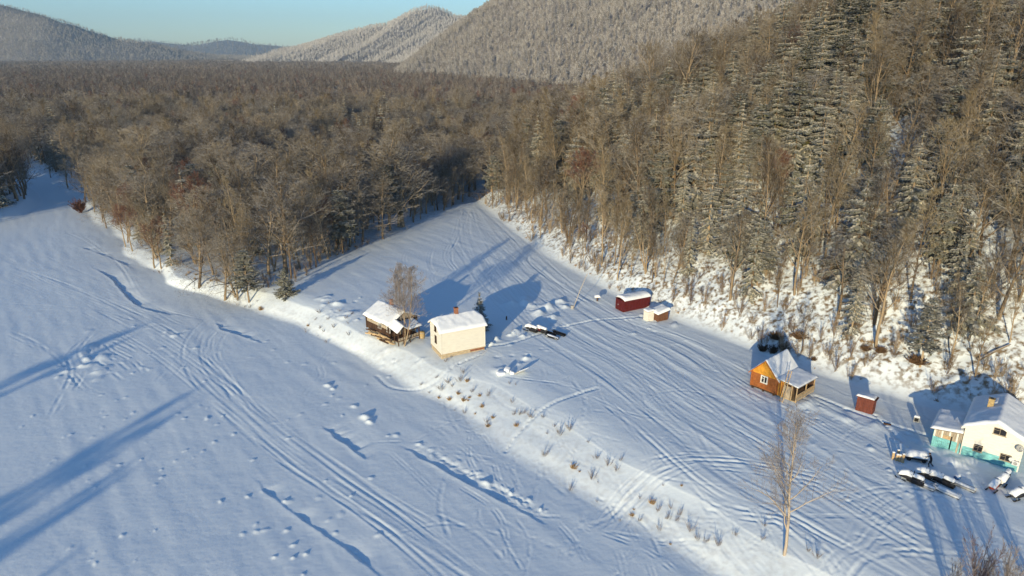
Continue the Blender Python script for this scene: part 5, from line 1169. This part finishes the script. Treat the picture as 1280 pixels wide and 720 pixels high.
# tilted snowy boards and hard snow blocks
def block(u, v, d, rot, label, group):
    x, y, z = at3(u, v); nx = 5; V = []; F = []
    mb = MB(); mb.box((0, 0, 0), d); o = mb.build('snow_block', M_SNOW, None, True); o.location = (x, y, z+d[2]*.3); o.rotation_euler = rot
    b = o.modifiers.new('bevel', 'BEVEL'); b.width = min(d)*.3; b.segments = 3; meta(o, label, 'snow block', group)
block(626, 466, (1.3, .9, .6), (.1, .1, .5), 'leftmost hard snow block by the tilted board near the cream house', 'snow blocks near the cream house')
block(634, 463, (1.0, .9, .7), (.2, -.2, 1.2), 'middle hard snow block by the tilted board near the cream house', 'snow blocks near the cream house')
block(640, 465.5, (.7, .7, .5), (.1, .3, .2), 'smallest hard snow block by the tilted board near the cream house', 'snow blocks near the cream house')
x, y, z = at3(652, 466); t = thing('tilted_board', 'snow plastered board propped up at a tilt on the terrace near the cream house', 'board', (x, y, z), R(40)); o = MB().box((0, 0, .5), (1.9, .08, 1.5), 0, .9).build('board', M_GREYW, t); o = MB().box((0, -.10, .58), (1.85, .14, 1.45), 0, .9).build('snow_layer', M_SNOW, t, bevel=.05); MB().tube([(.6, .9, -.1), (.6, .2, .7)], .04, 6).build('prop', M_LOGEND, t)
# the walking person ----------------------------------------------------------
def person(loc, rz, label):
    t = thing('person', label, 'person', loc, rz)
    J = {'pel': (0, 0, .93, .135), 'spi': (.05, 0, 1.12, .14), 'che': (.13, 0, 1.33, .155), 'nek': (.20, 0, 1.50, .065), 'hed': (.25, 0, 1.56, .07),
         'shl': (.14, .17, 1.40, .075), 'ell': (.02, .27, 1.14, .055), 'wrl': (.16, .26, .92, .04), 'shr': (.14, -.17, 1.40, .075), 'elr': (.26, -.27, 1.16, .055), 'wrr': (.44, -.22, 1.06, .04),
         'hil': (.0, .10, .86, .10), 'knl': (.20, .11, .50, .07), 'anl': (.08, .11, .12, .055), 'tol': (.27, .12, .05, .04), 'hir': (.0, -.10, .86, .10), 'knr': (-.02, -.11, .48, .07), 'anr': (-.30, -.11, .16, .055), 'tor': (-.14, -.12, .05, .04)}
    E_ = [('pel', 'spi'), ('spi', 'che'), ('che', 'nek'), ('nek', 'hed'), ('che', 'shl'), ('shl', 'ell'), ('ell', 'wrl'), ('che', 'shr'), ('shr', 'elr'), ('elr', 'wrr'), ('pel', 'hil'), ('hil', 'knl'), ('knl', 'anl'), ('anl', 'tol'), ('pel', 'hir'), ('hir', 'knr'), ('knr', 'anr'), ('anr', 'tor')]
    ks = list(J); me = bpy.data.meshes.new('body'); me.from_pydata([J[k][:3] for k in ks], [(ks.index(a_), ks.index(b_)) for a_, b_ in E_], [])
    o = obj('body', me, t); me.materials.append(M_CLOTH); sk = o.modifiers.new('skin', 'SKIN')
    for i, k in enumerate(ks): me.skin_vertices[0].data[i].radius = (J[k][3],)*2
    me.skin_vertices[0].data[0].use_root = True; sb = o.modifiers.new('sub', 'SUBSURF'); sb.levels = sb.render_levels = 1
    V = []; F = []; n1, n2 = 12, 9
    for i in range(n2):
        ph = math.pi*i/(n2-1)
        for j in range(n1):
            w_ = 2*math.pi*j/n1; x_ = math.sin(ph)*math.cos(w_); y_ = math.sin(ph)*math.sin(w_); z_ = math.cos(ph)
            nose_ = .018 if (x_ > .9 and abs(y_) < .3 and abs(z_+.05) < .25) else 0
            V.append((.27+.105*x_*(1-.12*(z_ < -.4))+nose_, .078*y_*(1-.15*(z_ < -.4)), 1.66+.125*z_))
    F = [(i*n1+j, i*n1+(j+1) % n1, (i+1)*n1+(j+1) % n1, (i+1)*n1+j) for i in range(n2-1) for j in range(n1)]
    MB().add(V, F).build('head', M_SKIN, t, True)
    MB().add([((p[0]-.27)*1.13+.255, p[1]*1.2, (p[2]-1.66)*1.12+1.685) for p in V], [f_ for f_ in F if min(f_) < n1*4]).build('knit_cap', M_CLOTH, t, True)
    for k, sy in (('wrl', 1), ('wrr', -1)):
        w0 = np.array(J[k][:3]); e0 = np.array(J['ell' if sy > 0 else 'elr'][:3]); d_ = unit(w0-e0); mb = MB(); sd = unit(np.cross(d_, (0, 1, 0))); up_ = np.cross(sd, d_)
        p1 = w0+d_*.09; mb.tube([tuple(w0), tuple((w0+p1)/2), tuple(p1)], [.034, .045, .036], 8)
        for q in range(4):
            b0 = p1+sd*(-.03+.02*q)*1.0; l_ = (.062, .075, .07, .055)[q]; mb.tube([tuple(b0), tuple(b0+d_*l_*.5), tuple(b0+d_*l_*.9-up_*sy*.02)], [.011, .010, .008], 6)
        b0 = w0+d_*.03+sd*.035; mb.tube([tuple(b0), tuple(b0+d_*.03+sd*.03), tuple(b0+d_*.06+sd*.035)], [.013, .011, .009], 6); mb.build('glove', M_BLACK, t, True)
    return t
x, y, z = at3(1162.5, 583); pr_ = person((x, y, z), R(150), 'person in black winter clothes walking across the snow before the painted house'); pr_.scale = (1.12, 1.12, 1.08)

# ------------------------------------------------------------------ haze over the valley
hm = bpy.data.materials.new('haze'); hm.use_nodes = True; ht = hm.node_tree; ht.nodes.remove(ht.nodes['Principled BSDF'])
pv = ht.nodes.new('ShaderNodeVolumePrincipled'); pv.inputs['Color'].default_value = (.50, .74, 1.0, 1); pv.inputs['Density'].default_value = 8.0e-5; pv.inputs['Anisotropy'].default_value = 0.0
ht.links.new(pv.outputs[0], [n for n in ht.nodes if n.type == 'OUTPUT_MATERIAL'][0].inputs['Volume'])
hz = MB().box((0, 0, 245), (19000, 19000, 530)).build('haze', hm, None); hz['kind'] = 'stuff'; meta(hz, 'pale blue winter haze filling the whole valley', 'haze')
